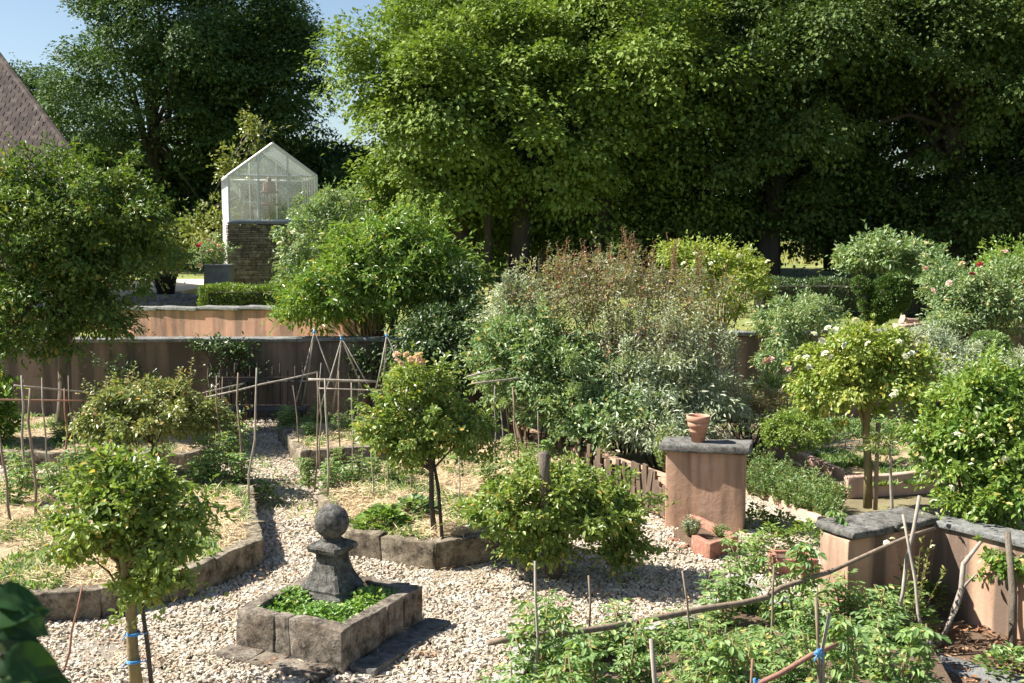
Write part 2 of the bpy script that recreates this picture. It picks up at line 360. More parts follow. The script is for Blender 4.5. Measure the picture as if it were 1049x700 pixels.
def blossom_mesh(name, r, seed=0):
    rng = np.random.default_rng(seed); parts = []
    for k, (n, el, L) in enumerate(((6, .1, 1), (5, .6, .8), (4, 1.1, .6))):
        a = np.arange(n)*2*np.pi/n+k*.5; D = np.stack([np.cos(a)*math.cos(el), np.sin(a)*math.cos(el), np.full(n, math.sin(el))], 1)
        N = np.stack([-np.cos(a)*math.sin(el), -np.sin(a)*math.sin(el), np.full(n, math.cos(el))], 1)
        parts.append(leafarr(np.zeros((n, 3)), D, N, r*L, r*.95*L, 'l'))
    V, Q = merge(parts); return npmesh(name, V, Q)
BL = {}
for nm in ('whitepetal', 'pinkpetal', 'redpetal'):
    me = blossom_mesh(nm, 1.0, 3); me.materials.append(M[nm]); BL[nm] = me
def flower(parent, p, r, mat='whitepetal', tilt=None):
    o = bpy.data.objects.new('flower', BL[mat]); C.objects.link(o); o.parent = parent
    o.matrix_parent_inverse = (Matrix.Translation(parent.location) @ Matrix.Rotation(parent.rotation_euler.z, 4, 'Z')).inverted()
    o.location = p; o.scale = (r, r, r); o.rotation_euler = tilt or (random.uniform(.2, 1.1), random.uniform(-.5, .5), random.uniform(0, 6.28)); return o
def dup(root, loc=None, rz=None, scale=None, label=None, extra=None):
    c = root.copy(); C.objects.link(c)
    if loc is not None: c.location = loc
    if rz is not None: c.rotation_euler = (0, 0, rz)
    if scale is not None: c.scale = scale if hasattr(scale, '__len__') else (scale,)*3
    if label: c['label'] = label
    for ch in list(root.children):
        d = ch.copy(); C.objects.link(d); d.parent = c; d.matrix_parent_inverse = ch.matrix_parent_inverse.copy()
    return c

# a bush or tree whose crown is given by ellipsoids in world coordinates
def plant(name, label, cat, base, blobs, mat, nc, cr, per, L, W, seed=1, trunk=None, tmat='bark', nb=14, kind='d', group=None, stems=0, smat=None, extra=None, **kw):
    t = thing(name, label, cat, base, group)
    V, Q, cc = crown(blobs, nc, cr, per, L, W, seed, kind=kind, **kw)
    if extra: V, Q = merge([(V, Q)]+extra)
    link('foliage', npmesh('foliage', V, Q), mat, t)
    rg = random.Random(seed); B = blobs
    cz = sum(b[2] for b in B)/len(B); cx = sum(b[0] for b in B)/len(B); cy = sum(b[1] for b in B)/len(B)
    if trunk:
        top = Vector((cx*.5+base[0]*.5, cy*.5+base[1]*.5, cz-(min(b[5] for b in B))*.35)) if len(trunk) < 4 else Vector(trunk[3])
        tips = [cc[rg.randrange(len(cc))]*.9+np.array([cx, cy, cz])*.1 for _ in range(nb)]
        branches(base, top, tips, trunk[0], trunk[1], trunk[2], seed).build('trunk', tmat, t, smooth=True)
    if stems:
        mb = MB()
        for k in range(stems):
            tip = Vector(cc[rg.randrange(len(cc))]); b0 = Vector(base)+Vector((rg.uniform(-.2, .2), rg.uniform(-.15, .15), 0))
            b0.x += (tip.x-b0.x)*.25; b0.y += (tip.y-b0.y)*.25
            mid = b0.lerp(tip, .5)+Vector((rg.uniform(-.1, .1), rg.uniform(-.1, .1), .1))
            mb.tube([b0, mid, tip], [.022, .016, .006], 5)
        mb.build('stems', smat or 'bark', t, smooth=True)
    return t, cc
def shoots(pts, n, h, L, W, seed, spread=.12, per=14):
    """upright leafy shoots starting at given points; returns leaf arrays and a stem builder"""
    rng = np.random.default_rng(seed); P = []; D = []; N = []; mb = MB()
    idx = rng.choice(len(pts), n)
    for i in idx:
        p = np.array(pts[i])+rng.normal(size=3)*.03; d = np.array([rng.normal()*spread, rng.normal()*spread, 1.0]); hh = h*(.5+.8*rng.random())
        mb.tube([p-d*hh*.9, p+d*hh], [.006, .003], 4)
        for k in range(per):
            s = (k+.5)/per; a = k*2.4+rng.random(); e = .5
            P.append(p+d*hh*s); D.append([math.cos(a)*math.cos(e), math.sin(a)*math.cos(e), math.sin(e)]); N.append([-math.cos(a)*.5, -math.sin(a)*.5, .8])
    P, D, N = map(np.array, (P, D, N)); sc = .7+.5*rng.random(len(P))
    return leafarr(P, D, N, L*sc, W*sc, 'd'), mb

# ================================================================== SETTING
def sheet(name, rows, mat, kind='structure'):
    """rows: list of lists of points"""
    nr, ncol = len(rows), len(rows[0]); V = [p for r in rows for p in r]
    Q = [(i*ncol+j, i*ncol+j+1, (i+1)*ncol+j+1, (i+1)*ncol+j) for i in range(nr-1) for j in range(ncol-1)]
    me = npmesh(name, V, Q, True); o = link(name, me, mat); return tag(o, kind=kind)
YW = 20.7   # retaining wall line
xs = np.linspace(-40, 40, 61)
def gz(x, y): return .05*noise.noise(Vector((x*.25, y*.25, 0)))-.02
sheet('ground', [[(x, y, -.06) for x in xs] for y in np.linspace(-12, YW+.15, 30)], 'garden_ground')
def tz(x, y):
    t = min(max((y-23.4)/9, 0), 1); ys = y+.43*min(x+2.6, 0) if x < -2.6 else y; base = 1.12+.3*min(max((ys-22.6)/1.2, 0), 1)+.46*t
    return base+(.12*noise.noise(Vector((x*.08, y*.08, 3))) if y > YW+6 else 0)*min(1, (y-YW-6)/10)
XS = np.concatenate([np.linspace(-900, -70, 8), np.linspace(-60, 60, 49), np.linspace(70, 900, 8)])
YS = np.concatenate([np.linspace(YW+.15, 60, 34), np.linspace(64, 200, 16), np.array([260, 400, 700, 1200, 2200])])
sheet('terrace_ground', [[(x, y, tz(x, y)) for x in XS] for y in YS], 'lawn')

# gravel yard between the beds
rng = np.random.default_rng(5)
def px(pts, z=0.0): return [at(a, b, z) for a, b in pts]
HB = .30
bedL = px([(104, 603), (182, 588), (271, 551), (263, 527), (259, 492), (216, 480), (55, 486)], HB)
bedL = [Vector((bedL[0].x-4.2, bedL[0].y-.9, HB))]+bedL+[Vector((bedL[-1].x-2.6, bedL[-1].y-.6, HB))]
bedC = px([(357, 546), (390, 549), (445, 556), (506, 549), (588, 508), (640, 482)], HB)+px([(560, 452), (470, 448), (400, 472), (335, 490), (325, 506)], HB)
bedB = px([(307, 463), (396, 456), (470, 446), (480, 425), (300, 424), (284, 432)], HB)
bedBL = px([(-60, 462), (190, 466), (238, 452), (238, 424), (-60, 424)], .25)
fe = px([(500, 706), (529, 660), (640, 640), (702, 627), (748, 588), (792, 604), (872, 640), (955, 650)], HB)
bedF = fe+[Vector((3.1, 7.2, HB)), Vector((2.4, 5.0, HB)), Vector((-.6, 5.0, HB)), Vector((-.35, 7.0, HB))]
path = [Vector(p) for p in ((-9, 6.2, 0), (4.6, 6.2, 0), (4.6, 11.5, 0), (4.2, 13.5, 0), (2.3, 15.5, 0), (1.2, 15.6, 0), (-.4, 17, 0), (-2.0, 17.5, 0), (-2.4, YW-.2, 0), (-13, YW-.2, 0), (-13, 11, 0))]
mb = MB(); mb.v = [(p.x, p.y, .004) for p in path]; mb.f = [tuple(range(len(path)))]
tag(mb.build('gravel_path', 'gravelbase'), kind='structure')

def pebbles(name, poly, n, size, excl, seed, mat='pebble', zb=.004):
    rng = np.random.default_rng(seed); P = sample(poly, n, rng)
    for e in excl: P = P[~inpoly(P, e)]
    # only what the camera side can see
    n = len(P); s = size*(.55+.9*rng.random(n)**1.6)
    base = np.array([(x, y, z) for x in (-.5, .5) for y in (-.5, .5) for z in (-.5, .5)])
    Vv = base[None]*np.stack([s*1.25, s*.85, s*.6], 1)[:, None, :]*(.75+.5*rng.random((n, 8, 3)))
    Vv[:, [1, 3, 5, 7], :2] *= .72; Vv[:, [0, 2, 4, 6], :2] *= .9
    a = rng.random(n)*6.28; tl = rng.normal(size=n)*.35
    x, y, z = Vv[..., 0], Vv[..., 1], Vv[..., 2]
    x2 = x*np.cos(tl)[:, None]-z*np.sin(tl)[:, None]; z2 = x*np.sin(tl)[:, None]+z*np.cos(tl)[:, None]
    X = x2*np.cos(a)[:, None]-y*np.sin(a)[:, None]; Y = x2*np.sin(a)[:, None]+y*np.cos(a)[:, None]
    und = .015*np.sin(P[:, 0]*3.1+P[:, 1]*1.7)+.012*np.sin(P[:, 1]*4.3-P[:, 0])
    Vv = np.stack([X+P[:, 0:1], Y+P[:, 1:2], z2+(zb+.012+und+.012*rng.random(n))[:, None]], 2).reshape(-1, 3)
    q = np.array([(0, 1, 3, 2), (4, 6, 7, 5), (0, 4, 5, 1), (2, 3, 7, 6), (0, 2, 6, 4), (1, 5, 7, 3)])
    Q = (np.arange(n)[:, None, None]*8+q[None]).reshape(-1, 4)
    return Vv, Q
basinP = [at(243, 668), at(352, 693), at(433, 642), at(433, 642)+at(243, 668)-at(352, 693)]
yard = [Vector(p) for p in ((-5.2, 7.2), (2.2, 7.2), (3.9, 11), (3.2, 14.4), (1.3, 15.4), (-.6, 14), (-2.6, 14), (-5.2, 13.5))]
lane = [Vector(p) for p in ((-3.9, 13), (-1.6, 13), (-3.2, YW-.2), (-5.6, YW-.2))]
left = [Vector(p) for p in ((-9, 14.5), (-4, 14.5), (-4, 17.5), (-9, 17.5))]
pb = merge([pebbles('g', yard, 92000, .03, [bedL, bedC, bedF, basinP], 1), pebbles('g', lane, 16000, .036, [bedL, bedC, bedB, bedBL], 2),
            pebbles('g', left, 6000, .05, [bedL, bedBL], 3)])
tag(link('gravel', npmesh('gravel', *pb), 'pebble'), kind='stuff')

# ================================================================== GARDEN WALLS
def wallrun(t, p0, p1, z0, z1a, z1b, th, mat, cop, capmat='coping', over=.05, capt=.07, pname='wall_face', caplen=1.1, seed=0):
    """a plastered wall from p0 to p1 (plan points) and its coping stones"""
    a = Vector((p0[0], p0[1], 0)); b = Vector((p1[0], p1[1], 0)); d = (b-a); L = d.length; d.normalize(); nn = Vector((-d.y, d.x, 0))
    mb = MB(); n = max(2, int(L/1.0)); rg = random.Random(seed); rows = []
    for i in range(n+1):
        s = i/n; c = a.lerp(b, s); z1 = z1a+(z1b-z1a)*s; wv = .012*math.sin(i*1.7+seed)
        rows.append([c-nn*(th/2+wv)+Vector((0, 0, z0)), c-nn*(th/2-wv)+Vector((0, 0, z1)), c+nn*(th/2)+Vector((0, 0, z1)), c+nn*(th/2)+Vector((0, 0, z0))])
    for i in range(n):
        r0, r1 = rows[i], rows[i+1]
        mb.add(r0+r1, [(k, (k+1) % 4, 4+(k+1) % 4, 4+k) for k in range(4)])
    mb.add(rows[0], [(3, 2, 1, 0)]); mb.add(rows[-1], [(0, 1, 2, 3)])
    mb.build(pname, mat, t)
    if cop:
        m = max(1, int(round(L/caplen))); ang = math.atan2(d.y, d.x)
        for i in range(m):
            s0, s1 = i/m, (i+1)/m; z = z1a+(z1b-z1a)*(s0+s1)/2
            c = a.lerp(b, (s0+s1)/2)+Vector((0, 0, z+capt/2+.003+rg.uniform(0, .008)))
            block('coping_stone', c, (L/m-.008, th+2*over+rg.uniform(0, .02), capt), ang+rg.uniform(-.004, .004), capmat, t, seg=2, amp=.008, bev=.012, seed=seed+i)
# lower retaining wall right across the back of the kitchen garden
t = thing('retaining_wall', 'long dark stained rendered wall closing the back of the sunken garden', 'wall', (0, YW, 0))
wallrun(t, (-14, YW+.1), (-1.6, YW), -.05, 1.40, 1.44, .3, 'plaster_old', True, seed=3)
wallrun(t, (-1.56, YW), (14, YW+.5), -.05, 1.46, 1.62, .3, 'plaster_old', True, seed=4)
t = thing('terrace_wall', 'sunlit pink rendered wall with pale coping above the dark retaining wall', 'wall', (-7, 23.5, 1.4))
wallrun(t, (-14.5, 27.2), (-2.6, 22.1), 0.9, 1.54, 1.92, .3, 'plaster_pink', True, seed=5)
# wall with a broad end pier, on the right of the gravel yard
pA = at(681, 543); pB = at(761, 549); pd = (pB-pA).normalized(); pn = Vector((-pd.y, pd.x, 0)) # pn points away
t = thing('garden_wall', 'low pink rendered wall ending in a capped pier beside the gravel yard', 'wall', pA)
th = .34; W1 = (pB-pA).length; hp = .96
cpt = pA.lerp(pB, .5)+pn*(th/2)
block('pier', (cpt.x, cpt.y, hp/2-.02), (W1, th, hp), math.atan2(pd.y, pd.x), 'plaster_pier', t, seg=4, amp=.0025, bev=.012)
cc_ = cpt+Vector((0, 0, hp+.035)); block('coping_slab', cc_, (W1+.14, th+.16, .09), math.atan2(pd.y, pd.x), 'darkstone', t, seg=3, amp=.014, bev=.02)
q0 = pA+pn*(th+.01)+pd*.16; q1 = at(545, 462); q1 = Vector((q0.x-1.9, q0.y+4.3, 0))
wallrun(t, q0+pd*0, q1, -.05, .5, .4, .22, 'plaster_pier', False, seed=8)
# second wall with pier, right foreground
e0 = Vector((2.91, 9.48, 0)); e1 = Vector((3.86, 10.0, 0)); ed = (e1-e0).normalized(); en = Vector((-ed.y, ed.x, 0))
t2 = thing('garden_wall', 'rendered wall with cracked grey slab on its pier at the lower right', 'wall', e0)
W2 = (e1-e0).length; hp2 = .84; c2 = e0.lerp(e1, .5)+en*.17
block('pier', (c2.x, c2.y, hp2/2-.02), (W2, .34, hp2), math.atan2(ed.y, ed.x), 'plaster_pier', t2, seg=4, amp=.0025, bev=.012, seed=4)
for s, ww in ((.23, .47), (.735, .52)):
    c3 = e0.lerp(e1, s)+en*.17+Vector((0, 0, hp2+.035+(.004 if s > .5 else 0)))
    block('coping_slab', c3, (W2*ww, .46, .065), math.atan2(ed.y, ed.x)+.01*(s-.3), 'darkstone', t2, seg=3, amp=.014, bev=.02, seed=int(s*50))
r0 = e1+en*.05+ed*.07; r1 = Vector((r0.x+1.3, r0.y-1.9, 0))
wallrun(t2, r1, r0, -.05, .84, .82, .24, 'plaster_pier', True, over=.04, capt=.06, seed=12)
# ================================================================== RAISED BEDS
def bed(label, poly, h, closed_edges, mat='limestone', th=.17, fill='bedsoil', seed=0, zin=-.05, blk=.75):
    t = thing('raised_bed', label, 'raised bed', (sum(p.x for p in poly)/len(poly), sum(p.y for p in poly)/len(poly), 0))
    rg = random.Random(seed); n = len(poly)
    ar = sum(poly[i].x*poly[(i+1) % n].y-poly[(i+1) % n].x*poly[i].y for i in range(n)); sg = 1 if ar > 0 else -1
    for i in closed_edges:
        a, b = poly[i], poly[(i+1) % n]; d = (b-a); d.z = 0; L = d.length; d.normalize(); nn = Vector((-d.y, d.x, 0))*sg
        m = max(1, int(round(L/blk)))
        cuts = [0]+sorted(max(.1, min(.9, (k+rg.uniform(-.15, .15))/m)) for k in range(1, m))+[1]
        for k in range(m):
            s0, s1 = cuts[k], cuts[k+1]; c = a.lerp(b, (s0+s1)/2)+nn*(th/2)
            hh = h+rg.uniform(-.015, .012)
            block('kerb_stone', (c.x, c.y, hh/2-.03), (L*(s1-s0)-.002, th+rg.uniform(-.015, .015), hh+.06), math.atan2(d.y, d.x)+rg.uniform(-.008, .008), mat, t, seg=3, amp=.017, bev=.014, seed=seed+i*7+k)
    # soil: slightly mounded sheet
    A = np.array([[p.x, p.y] for p in poly]); cx, cy = A.mean(0); V = []; Q = []
    R = 6; V = [(cx, cy, h+zin+.04)]
    for r in range(1, R+1):
        for p in A: V.append((cx+(p[0]-cx)*r/R*.985, cy+(p[1]-cy)*r/R*.985, h+zin+.04*(1-(r/R)**2)+.015*noise.noise(Vector((p[0]*r, p[1]*r, 1)))))
    mbs = MB(); mbs.v = V
    for k in range(n): mbs.f.append((0, 1+k, 1+(k+1) % n))
    for r in range(1, R):
        for k in range(n): mbs.f.append((1+(r-1)*n+k, 1+r*n+k, 1+r*n+(k+1) % n, 1+(r-1)*n+(k+1) % n))
    mbs.build('soil', fill, t, smooth=True); return t
def straw(parent, poly, n, z, seed, L=.16, W=.008, mat='straw', name='straw_mulch', clump=True):
    rng = np.random.default_rng(seed); P = sample(poly, n*2, rng)
    if clump:
        d = np.sin(P[:, 0]*2.3+seed)*np.cos(P[:, 1]*1.9+seed*2)+.5*np.sin(P[:, 0]*6+P[:, 1]*5); P = P[d+rng.normal(size=len(P))*.5 > -.25]
    P = P[:n]; n = len(P); a = rng.random(n)*6.28; e = rng.normal(size=n)*.25
    D = np.stack([np.cos(a)*np.cos(e), np.sin(a)*np.cos(e), np.sin(e)], 1)
    N = rng.normal(size=(n, 3))*.4; N[:, 2] += 1
    P3 = np.column_stack([P, z+.03*rng.random(n)+.05*np.maximum(0, np.sin(P[:, 0]*5+seed)*np.cos(P[:, 1]*4))]); s = .5+rng.random(n)
    V, Q = leafarr(P3, D, N, L*s, W, 'd'); o = link(name, npmesh(name, V, Q), mat, parent); o['kind'] = 'stuff'; return o
bL = bed('sunny straw-mulched stone-edged bed at the left, behind the two-stemmed rose standard', bedL, HB, [0, 1, 2, 3, 4, 5, 6], seed=1)
bC = bed('straw-mulched stone-edged bed in the middle, with the slim two-stemmed standard tree', bedC, HB, [0, 1, 2, 3, 4, 5, 9, 10], seed=2, blk=.8)
bB = bed('small stone-edged bed with cane wigwams before the back wall', bedB, HB, [0, 1, 4, 5], seed=3)
bBL = bed('half-hidden vegetable bed at the far left near the back wall', bedBL, .25, [0, 1, 2], seed=4)
bF = bed('tomato bed filling the lower right foreground', bedF, HB, [0, 1, 2, 3, 4, 5, 6], mat='concrete', seed=5, fill='soil')
def inset(poly, k=.93):
    cx = sum(p.x for p in poly)/len(poly); cy = sum(p.y for p in poly)/len(poly); return [Vector((cx+(p.x-cx)*k, cy+(p.y-cy)*k, 0)) for p in poly]
o = straw(None, yard, 2600, .025, 31, .12, .007, 'straw', 'loose_straw'); tag(o, kind='stuff')
o = straw(None, lane, 3500, .025, 32, .12, .007, 'straw', 'loose_straw'); tag(o, kind='stuff')
o = straw(None, yard, 2500, .025, 33, .05, .025, 'litter', 'fallen_leaves'); tag(o, kind='stuff')
straw(bL, inset(bedL), 26000, HB-.03, 1); straw(bC, inset(bedC), 22000, HB-.02, 2); straw(bB, inset(bedB), 5000, HB-.02, 3); straw(bBL, inset(bedBL), 5000, .2, 4)
# low pinkish edging and beds right of the pier
def edging(label, pts, h, th=.12):
    t = thing('bed_edging', label, 'edging', (pts[0].x, pts[0].y, 0))
    for i in range(len(pts)-1):
        a, b = pts[i], pts[i+1]; d = b-a; L = d.length; c = (a+b)/2; m = max(1, int(L/.9))
        for k in range(m):
            cc = a.lerp(b, (k+.5)/m)
            block('edging_stone', (cc.x, cc.y, h/2-.03), (L/m-.01, th, h+.06+.01*(k % 2)), math.atan2(d.y, d.x), 'plaster_edge', t, seg=2, amp=.012, bev=.02, seed=k+i*5)
edging('long pink kerb running from the pier back to the rose bed', px([(724, 449), (790, 466), (862, 497)], .0), .22)
edging('low pink kerb around the bed with the white rose standard', px([(866, 506), (958, 500)], 0)+[], .24)
edging('shaded dark kerb beside the narrow gravel walk behind the pier', px([(764, 505), (850, 545)], 0), .14)
gp = merge([pebbles('g', px([(764, 508), (850, 548), (830, 590), (765, 560)]), 9000, .036, [bedF], 9)])
tag(link('gravel_walk', npmesh('gravel_walk', *gp), 'pebble'), kind='stuff')
# soil strip by the right wall
mb = MB(); q = [Vector((3.0, 9.4, 0)), Vector((3.2, 6.5, 0)), Vector((6.5, 6.5, 0)), Vector((4.6, 9.7, 0))]; mb.prism(q, -.05, .03)
tag(mb.build('earth_border', 'soil'), kind='structure')
o = straw(None, q, 2600, .03, 21, .07, .03, 'litter', 'leaf_litter', False); tag(o, kind='stuff')
s0 = at(985, 690); 
tp = thing('stepping_slab', 'worn grey flagstone in the earth at the lower right corner', 'flagstone', s0)
block('slab', (s0.x, s0.y, .03), (.95, .3, .06), -.75, 'coping', tp, seg=3, amp=.01, bev=.015)

# ================================================================== BASIN AND FINIAL
F0, R0, L0 = at(352, 693), at(433, 642), at(243, 668); B0 = R0+L0-F0
tb = thing('stone_basin', 'square weathered stone trough planted with bright green stonecrop, in the gravel', 'basin', (F0+B0)/2)
hB = .37; thB = .12
def side(a, b, cuts, seed, sg=1):
    d = (b-a); L = d.length; d.normalize(); nn = Vector((-d.y, d.x, 0))*sg; ang = math.atan2(d.y, d.x)
    for i in range(len(cuts)-1):
        s0, s1 = cuts[i], cuts[i+1]; c = a.lerp(b, (s0+s1)/2)+nn*(thB/2)
        block('trough_block', (c.x, c.y, hB/2), (L*(s1-s0)-.003, thB, hB+.006*(i % 2)), ang, 'basinstone', tb, seg=3, amp=.013, bev=.012, seed=seed+i)
dx1 = (F0-L0).normalized(); dy1 = (R0-F0).normalized()
side(L0, F0, (0, .36, .5, 1), 1); side(F0+dy1*thB, R0, (0, .48, .52+.2, 1), 5); side(R0-dx1*thB, B0, (0, .5, 1), 9); side(B0-dy1*thB, L0+dy1*thB, (0, .5, 1), 13)
mb = MB(); k = .86; cen = (F0+B0)/2; mb.prism([cen+(p-cen)*k for p in (F0, R0, B0, L0)], .02, .25); mb.build('soil', 'soil', tb)
for i, (a, b) in enumerate(((L0, F0), (F0, R0))):
    d = (b-a); L = d.length; d.normalize(); nn = Vector((d.y, -d.x, 0)); m = 3
    for k in range(m):
        c = a.lerp(b, (k+.5)/m+(.06 if i else -.05))+nn*.13
        tq = thing('paving_stone', ('flat mossy paving stone before the trough, ' if not i else 'grey edging slab on the right side of the trough, ')+('nearest the corner' if k == (0 if i else 2) else 'in the middle of its row' if k == 1 else 'farthest from the corner'), 'paving stone', (c.x, c.y, 0))
        block('slab', (c.x, c.y, .035), (L/m*1.0, .24+.03*(k % 2), .07), math.atan2(d.y, d.x)+.02*(k-1), 'basinstone' if not i else 'darkstone', tq, seg=2, amp=.01, bev=.012, seed=k+40+i)
# stonecrop
rng = np.random.default_rng(11); ip = [cen+(p-cen)*.84 for p in (F0, R0, B0, L0)]
P = sample(ip, 5200, rng); n = len(P); a = rng.random(n)*6.28
D = np.stack([np.cos(a), np.sin(a), .5+.5*rng.random(n)], 1); N = rng.normal(size=(n, 3))*.4; N[:, 2] += 1
V, Q = leafarr(np.column_stack([P, .24+.1*rng.random(n)*(1+.8*np.sin(P[:, 0]*9)*np.cos(P[:, 1]*8))]), D, N, .045*(.6+.7*rng.random(n)), .026, 'l')
ts = thing('stonecrop', 'bright green fleshy ground cover filling the stone trough', 'plant', (cen.x, cen.y, .25))
o = link('foliage', npmesh('foliage', V, Q), 'sedum', ts)
# finial: square flared pedestal carrying a ball
fb = Vector((atY(341, 600, 9.62).x, 9.62, .25)); FK = 1.13; fang = math.atan2(dx1.y, dx1.x)
tf = thing('ball_finial', 'lichen-dark carved stone ball on a flared square pedestal, standing in the trough', 'finial', (fb.x, fb.y, .25))
def sqloft(prof, name, ch=.12, seed=0):
    bm = bmesh.new(); rings = []
    for r, z in prof:
        c = r*ch; pts = [(r, -r+c), (r, r-c), (r-c, r), (-r+c, r), (-r, r-c), (-r, -r+c), (-r+c, -r), (r-c, -r)]
        rings.append([bm.verts.new(Matrix.Rotation(fang, 3, 'Z') @ Vector((x*1.08, y*1.08, 0))+Vector((fb.x, fb.y, .25+z*FK))) for x, y in pts])
    for i in range(len(rings)-1):
        for k in range(8): bm.faces.new((rings[i][k], rings[i][(k+1) % 8], rings[i+1][(k+1) % 8], rings[i+1][k]))
    bm.faces.new(rings[0][::-1]); bm.faces.new(rings[-1])
    for _ in range(2):
        L = [e for e in bm.edges if e.calc_length() > .05]
        bmesh.ops.subdivide_edges(bm, edges=L, cuts=1, use_grid_fill=True)
    for v in bm.verts:
        q = v.co*11; v.co += Vector((noise.noise(q), noise.noise(q+Vector((9, 0, 0))), noise.noise(q+Vector((0, 9, 0)))))*.004
    me = bpy.data.meshes.new(name); bm.to_mesh(me); bm.free(); link(name, me, 'finialstone', tf)
sqloft([(.215, -.05), (.215, .07), (.2, .085), (.185, .10), (.19, .12), (.165, .16), (.125, .24), (.102, .33), (.098, .38)], 'pedestal')
sqloft([(.1, .382), (.145, .40), (.155, .43), (.15, .45), (.1, .475), (.07, .485)], 'capital')
bm = bmesh.new(); bmesh.ops.create_icosphere(bm, subdivisions=5, radius=.152)
for v in bm.verts:
    v.co *= 1+.012*noise.noise(v.co*9)+.012*noise.noise(v.co*40); v.co += Vector((fb.x, fb.y, .25+.62*FK+.004))
me = bpy.data.meshes.new('ball'); bm.to_mesh(me); bm.free(); me.polygons.foreach_set('use_smooth', [True]*len(me.polygons)); link('ball', me, 'finialstone', tf)
mb = MB(); mb.lathe((fb.x, fb.y, .25), [(.085, .478*FK), (.1, .49*FK), (.08, .5*FK), (.07, .53*FK)], 16); mb.build('neck', 'finialstone', tf, True)

# ================================================================== BRICK PLANTER AND POTS BY THE PIER
pp = at(722, 560); tpl = thing('brick_planter', 'low crumbling brick planter with two tufts, at the foot of the pier', 'planter', (pp.x, pp.y, 0))
a0 = at(683, 553); a1 = at(727, 577); a2 = at(757, 567)+Vector((.0, 0, 0)); a3 = a0+(a2-a1)*1.0
for i, (a, b) in enumerate(((a0.lerp(a1, .5), a1), (a1, a2), (a2, a3))):
    d = b-a; L = d.length; d.normalize(); nn = Vector((-d.y, d.x, 0)); c = (a+b)/2+nn*.035
    block('planter_side', (c.x, c.y, .1), (L-(.0 if i == 1 else .15), .07, .2+.004*i), math.atan2(d.y, d.x), 'brick', tpl, seg=2, amp=.006, bev=.01, seed=i*9)
for k in range(7):
    p = a0.lerp(a1, .05+.05*k)+Vector((random.uniform(-.02, .06), random.uniform(-.12, .02), .03))
    block('brick_fragment', p, (.08+.03*random.random(), .05, .045), random.uniform(0, 3), 'brick', tpl, seg=1, amp=.012, bev=.01, seed=k+70)
mb = MB(); cq = (a0+a2)/2; mb.prism([cq+(p-cq)*.8 for p in (a0, a1, a2, a3)], 0, .12); mb.build('soil', 'soil', tpl)
def tuft(label, p, r, h, n, mat, seed, L=.06, W=.012, name='herb_tuft', cat='plant', flowers=0, fm='pinkpetal'):
    t = thing(name, label, cat, p); rng = np.random.default_rng(seed); st = MB(); Ps = []; Ds = []
    m = max(6, n//24)
    for i in range(m):
        a = rng.random()*6.28; rr = r*rng.random()**.5; tip = np.array([p[0]+math.cos(a)*rr, p[1]+math.sin(a)*rr, p[2]+h*(.6+.5*rng.random())*(1-.3*(rr/r)**2)])
        b0 = np.array([p[0]+math.cos(a)*rr*.3, p[1]+math.sin(a)*rr*.3, p[2]]); st.tube([b0, tip], [.004, .002], 4)
        s = rng.random(n//m)*.85+.15; Ps.append(b0+(tip-b0)*s[:, None]); b = rng.random(len(s))*6.28
        Ds.append(np.stack([np.cos(b), np.sin(b), .4+.5*rng.random(len(s))], 1))
    P = np.concatenate(Ps); D = np.concatenate(Ds); N = rng.normal(size=P.shape)*.4; N[:, 2] += .8
    V, Q = leafarr(P, D, N, L*(.6+.6*rng.random(len(P))), W, 'd'); link('foliage', npmesh('foliage', V, Q), mat, t); st.build('stems', 'greenbark', t)
    for k in range(flowers):
        a = rng.random()*6.28; rr = r*.7*rng.random(); flower(t, (p[0]+math.cos(a)*rr, p[1]+math.sin(a)*rr, p[2]+h*1.0), .02, fm)
    return t
tuft('silvery pink-budded tuft in the brick planter', (cq.x-.12, cq.y-.02, .12), .13, .22, 1500, 'silver', 1, .04, .009, flowers=5)
tuft('smaller grey-green tuft in the brick planter', (cq.x+.2, cq.y-.05, .12), .1, .14, 900, 'greygreen', 2, .035, .008)
zp = hp+.08
pc = atY(715, 458, cpt.y); pc.z = zp+.003
tpt = thing('flower_pot', 'stack of two nested terracotta pots on top of the pier', 'flower pot', pc)
for k in (0, 1):
    z = .0+.075*k; mb = MB(); r = .088 if k == 0 else .1
    prof = [(.075, 0), (.105, .17), (.122, .175), (.125, .235), (.113, .238), (.108, .2), (.07, .03)] if k == 0 else [(.112, .2), (.122, .24), (.136, .245), (.138, .305), (.125, .308), (.118, .27), (.1, .12)]
    mb.lathe(pc, prof, 28, cap=(k == 0)); mb.build('pot', 'terracotta', tpt, True)
tuft('pale weed growing behind the pier beside the terracotta pots', (pc.x-.28, pc.y+.45, .6), .2, .6, 1400, 'greygreen', 3, .06, .022)
q = at(842, 622, .25); 
tq = thing('brick_trough', 'small sunlit brick trough half hidden in tomato leaves', 'planter', (at(812, 588).x, at(812, 588).y, 0)); c = at(812, 588)
for (ox, oy, lx, ly) in ((0, -.16, .42, .05), (0, .16, .42, .05), (-.185, 0, .05, .265), (.185, 0, .05, .265)):
    block('side', (c.x+ox, c.y+oy, .1), (lx, ly, .2), 0, 'brick', tq, seg=2, amp=.006, bev=.008)
mb = MB(); mb.box((c.x, c.y, .09), (.32, .27, .16)); mb.build('soil', 'soil', tq)

# ================================================================== GREENHOUSE
GY = 31; gl0 = atY(237, 292, GY); gang = rad(17.5)
tg = thing('greenhouse', 'small white-framed gabled greenhouse on a dry-stone base', 'greenhouse', (gl0.x, gl0.y, gl0.z), rz=gang)
gw = 2.4; gd = 3.2; zs = 1.66; ze = 3.0; zr = 3.88
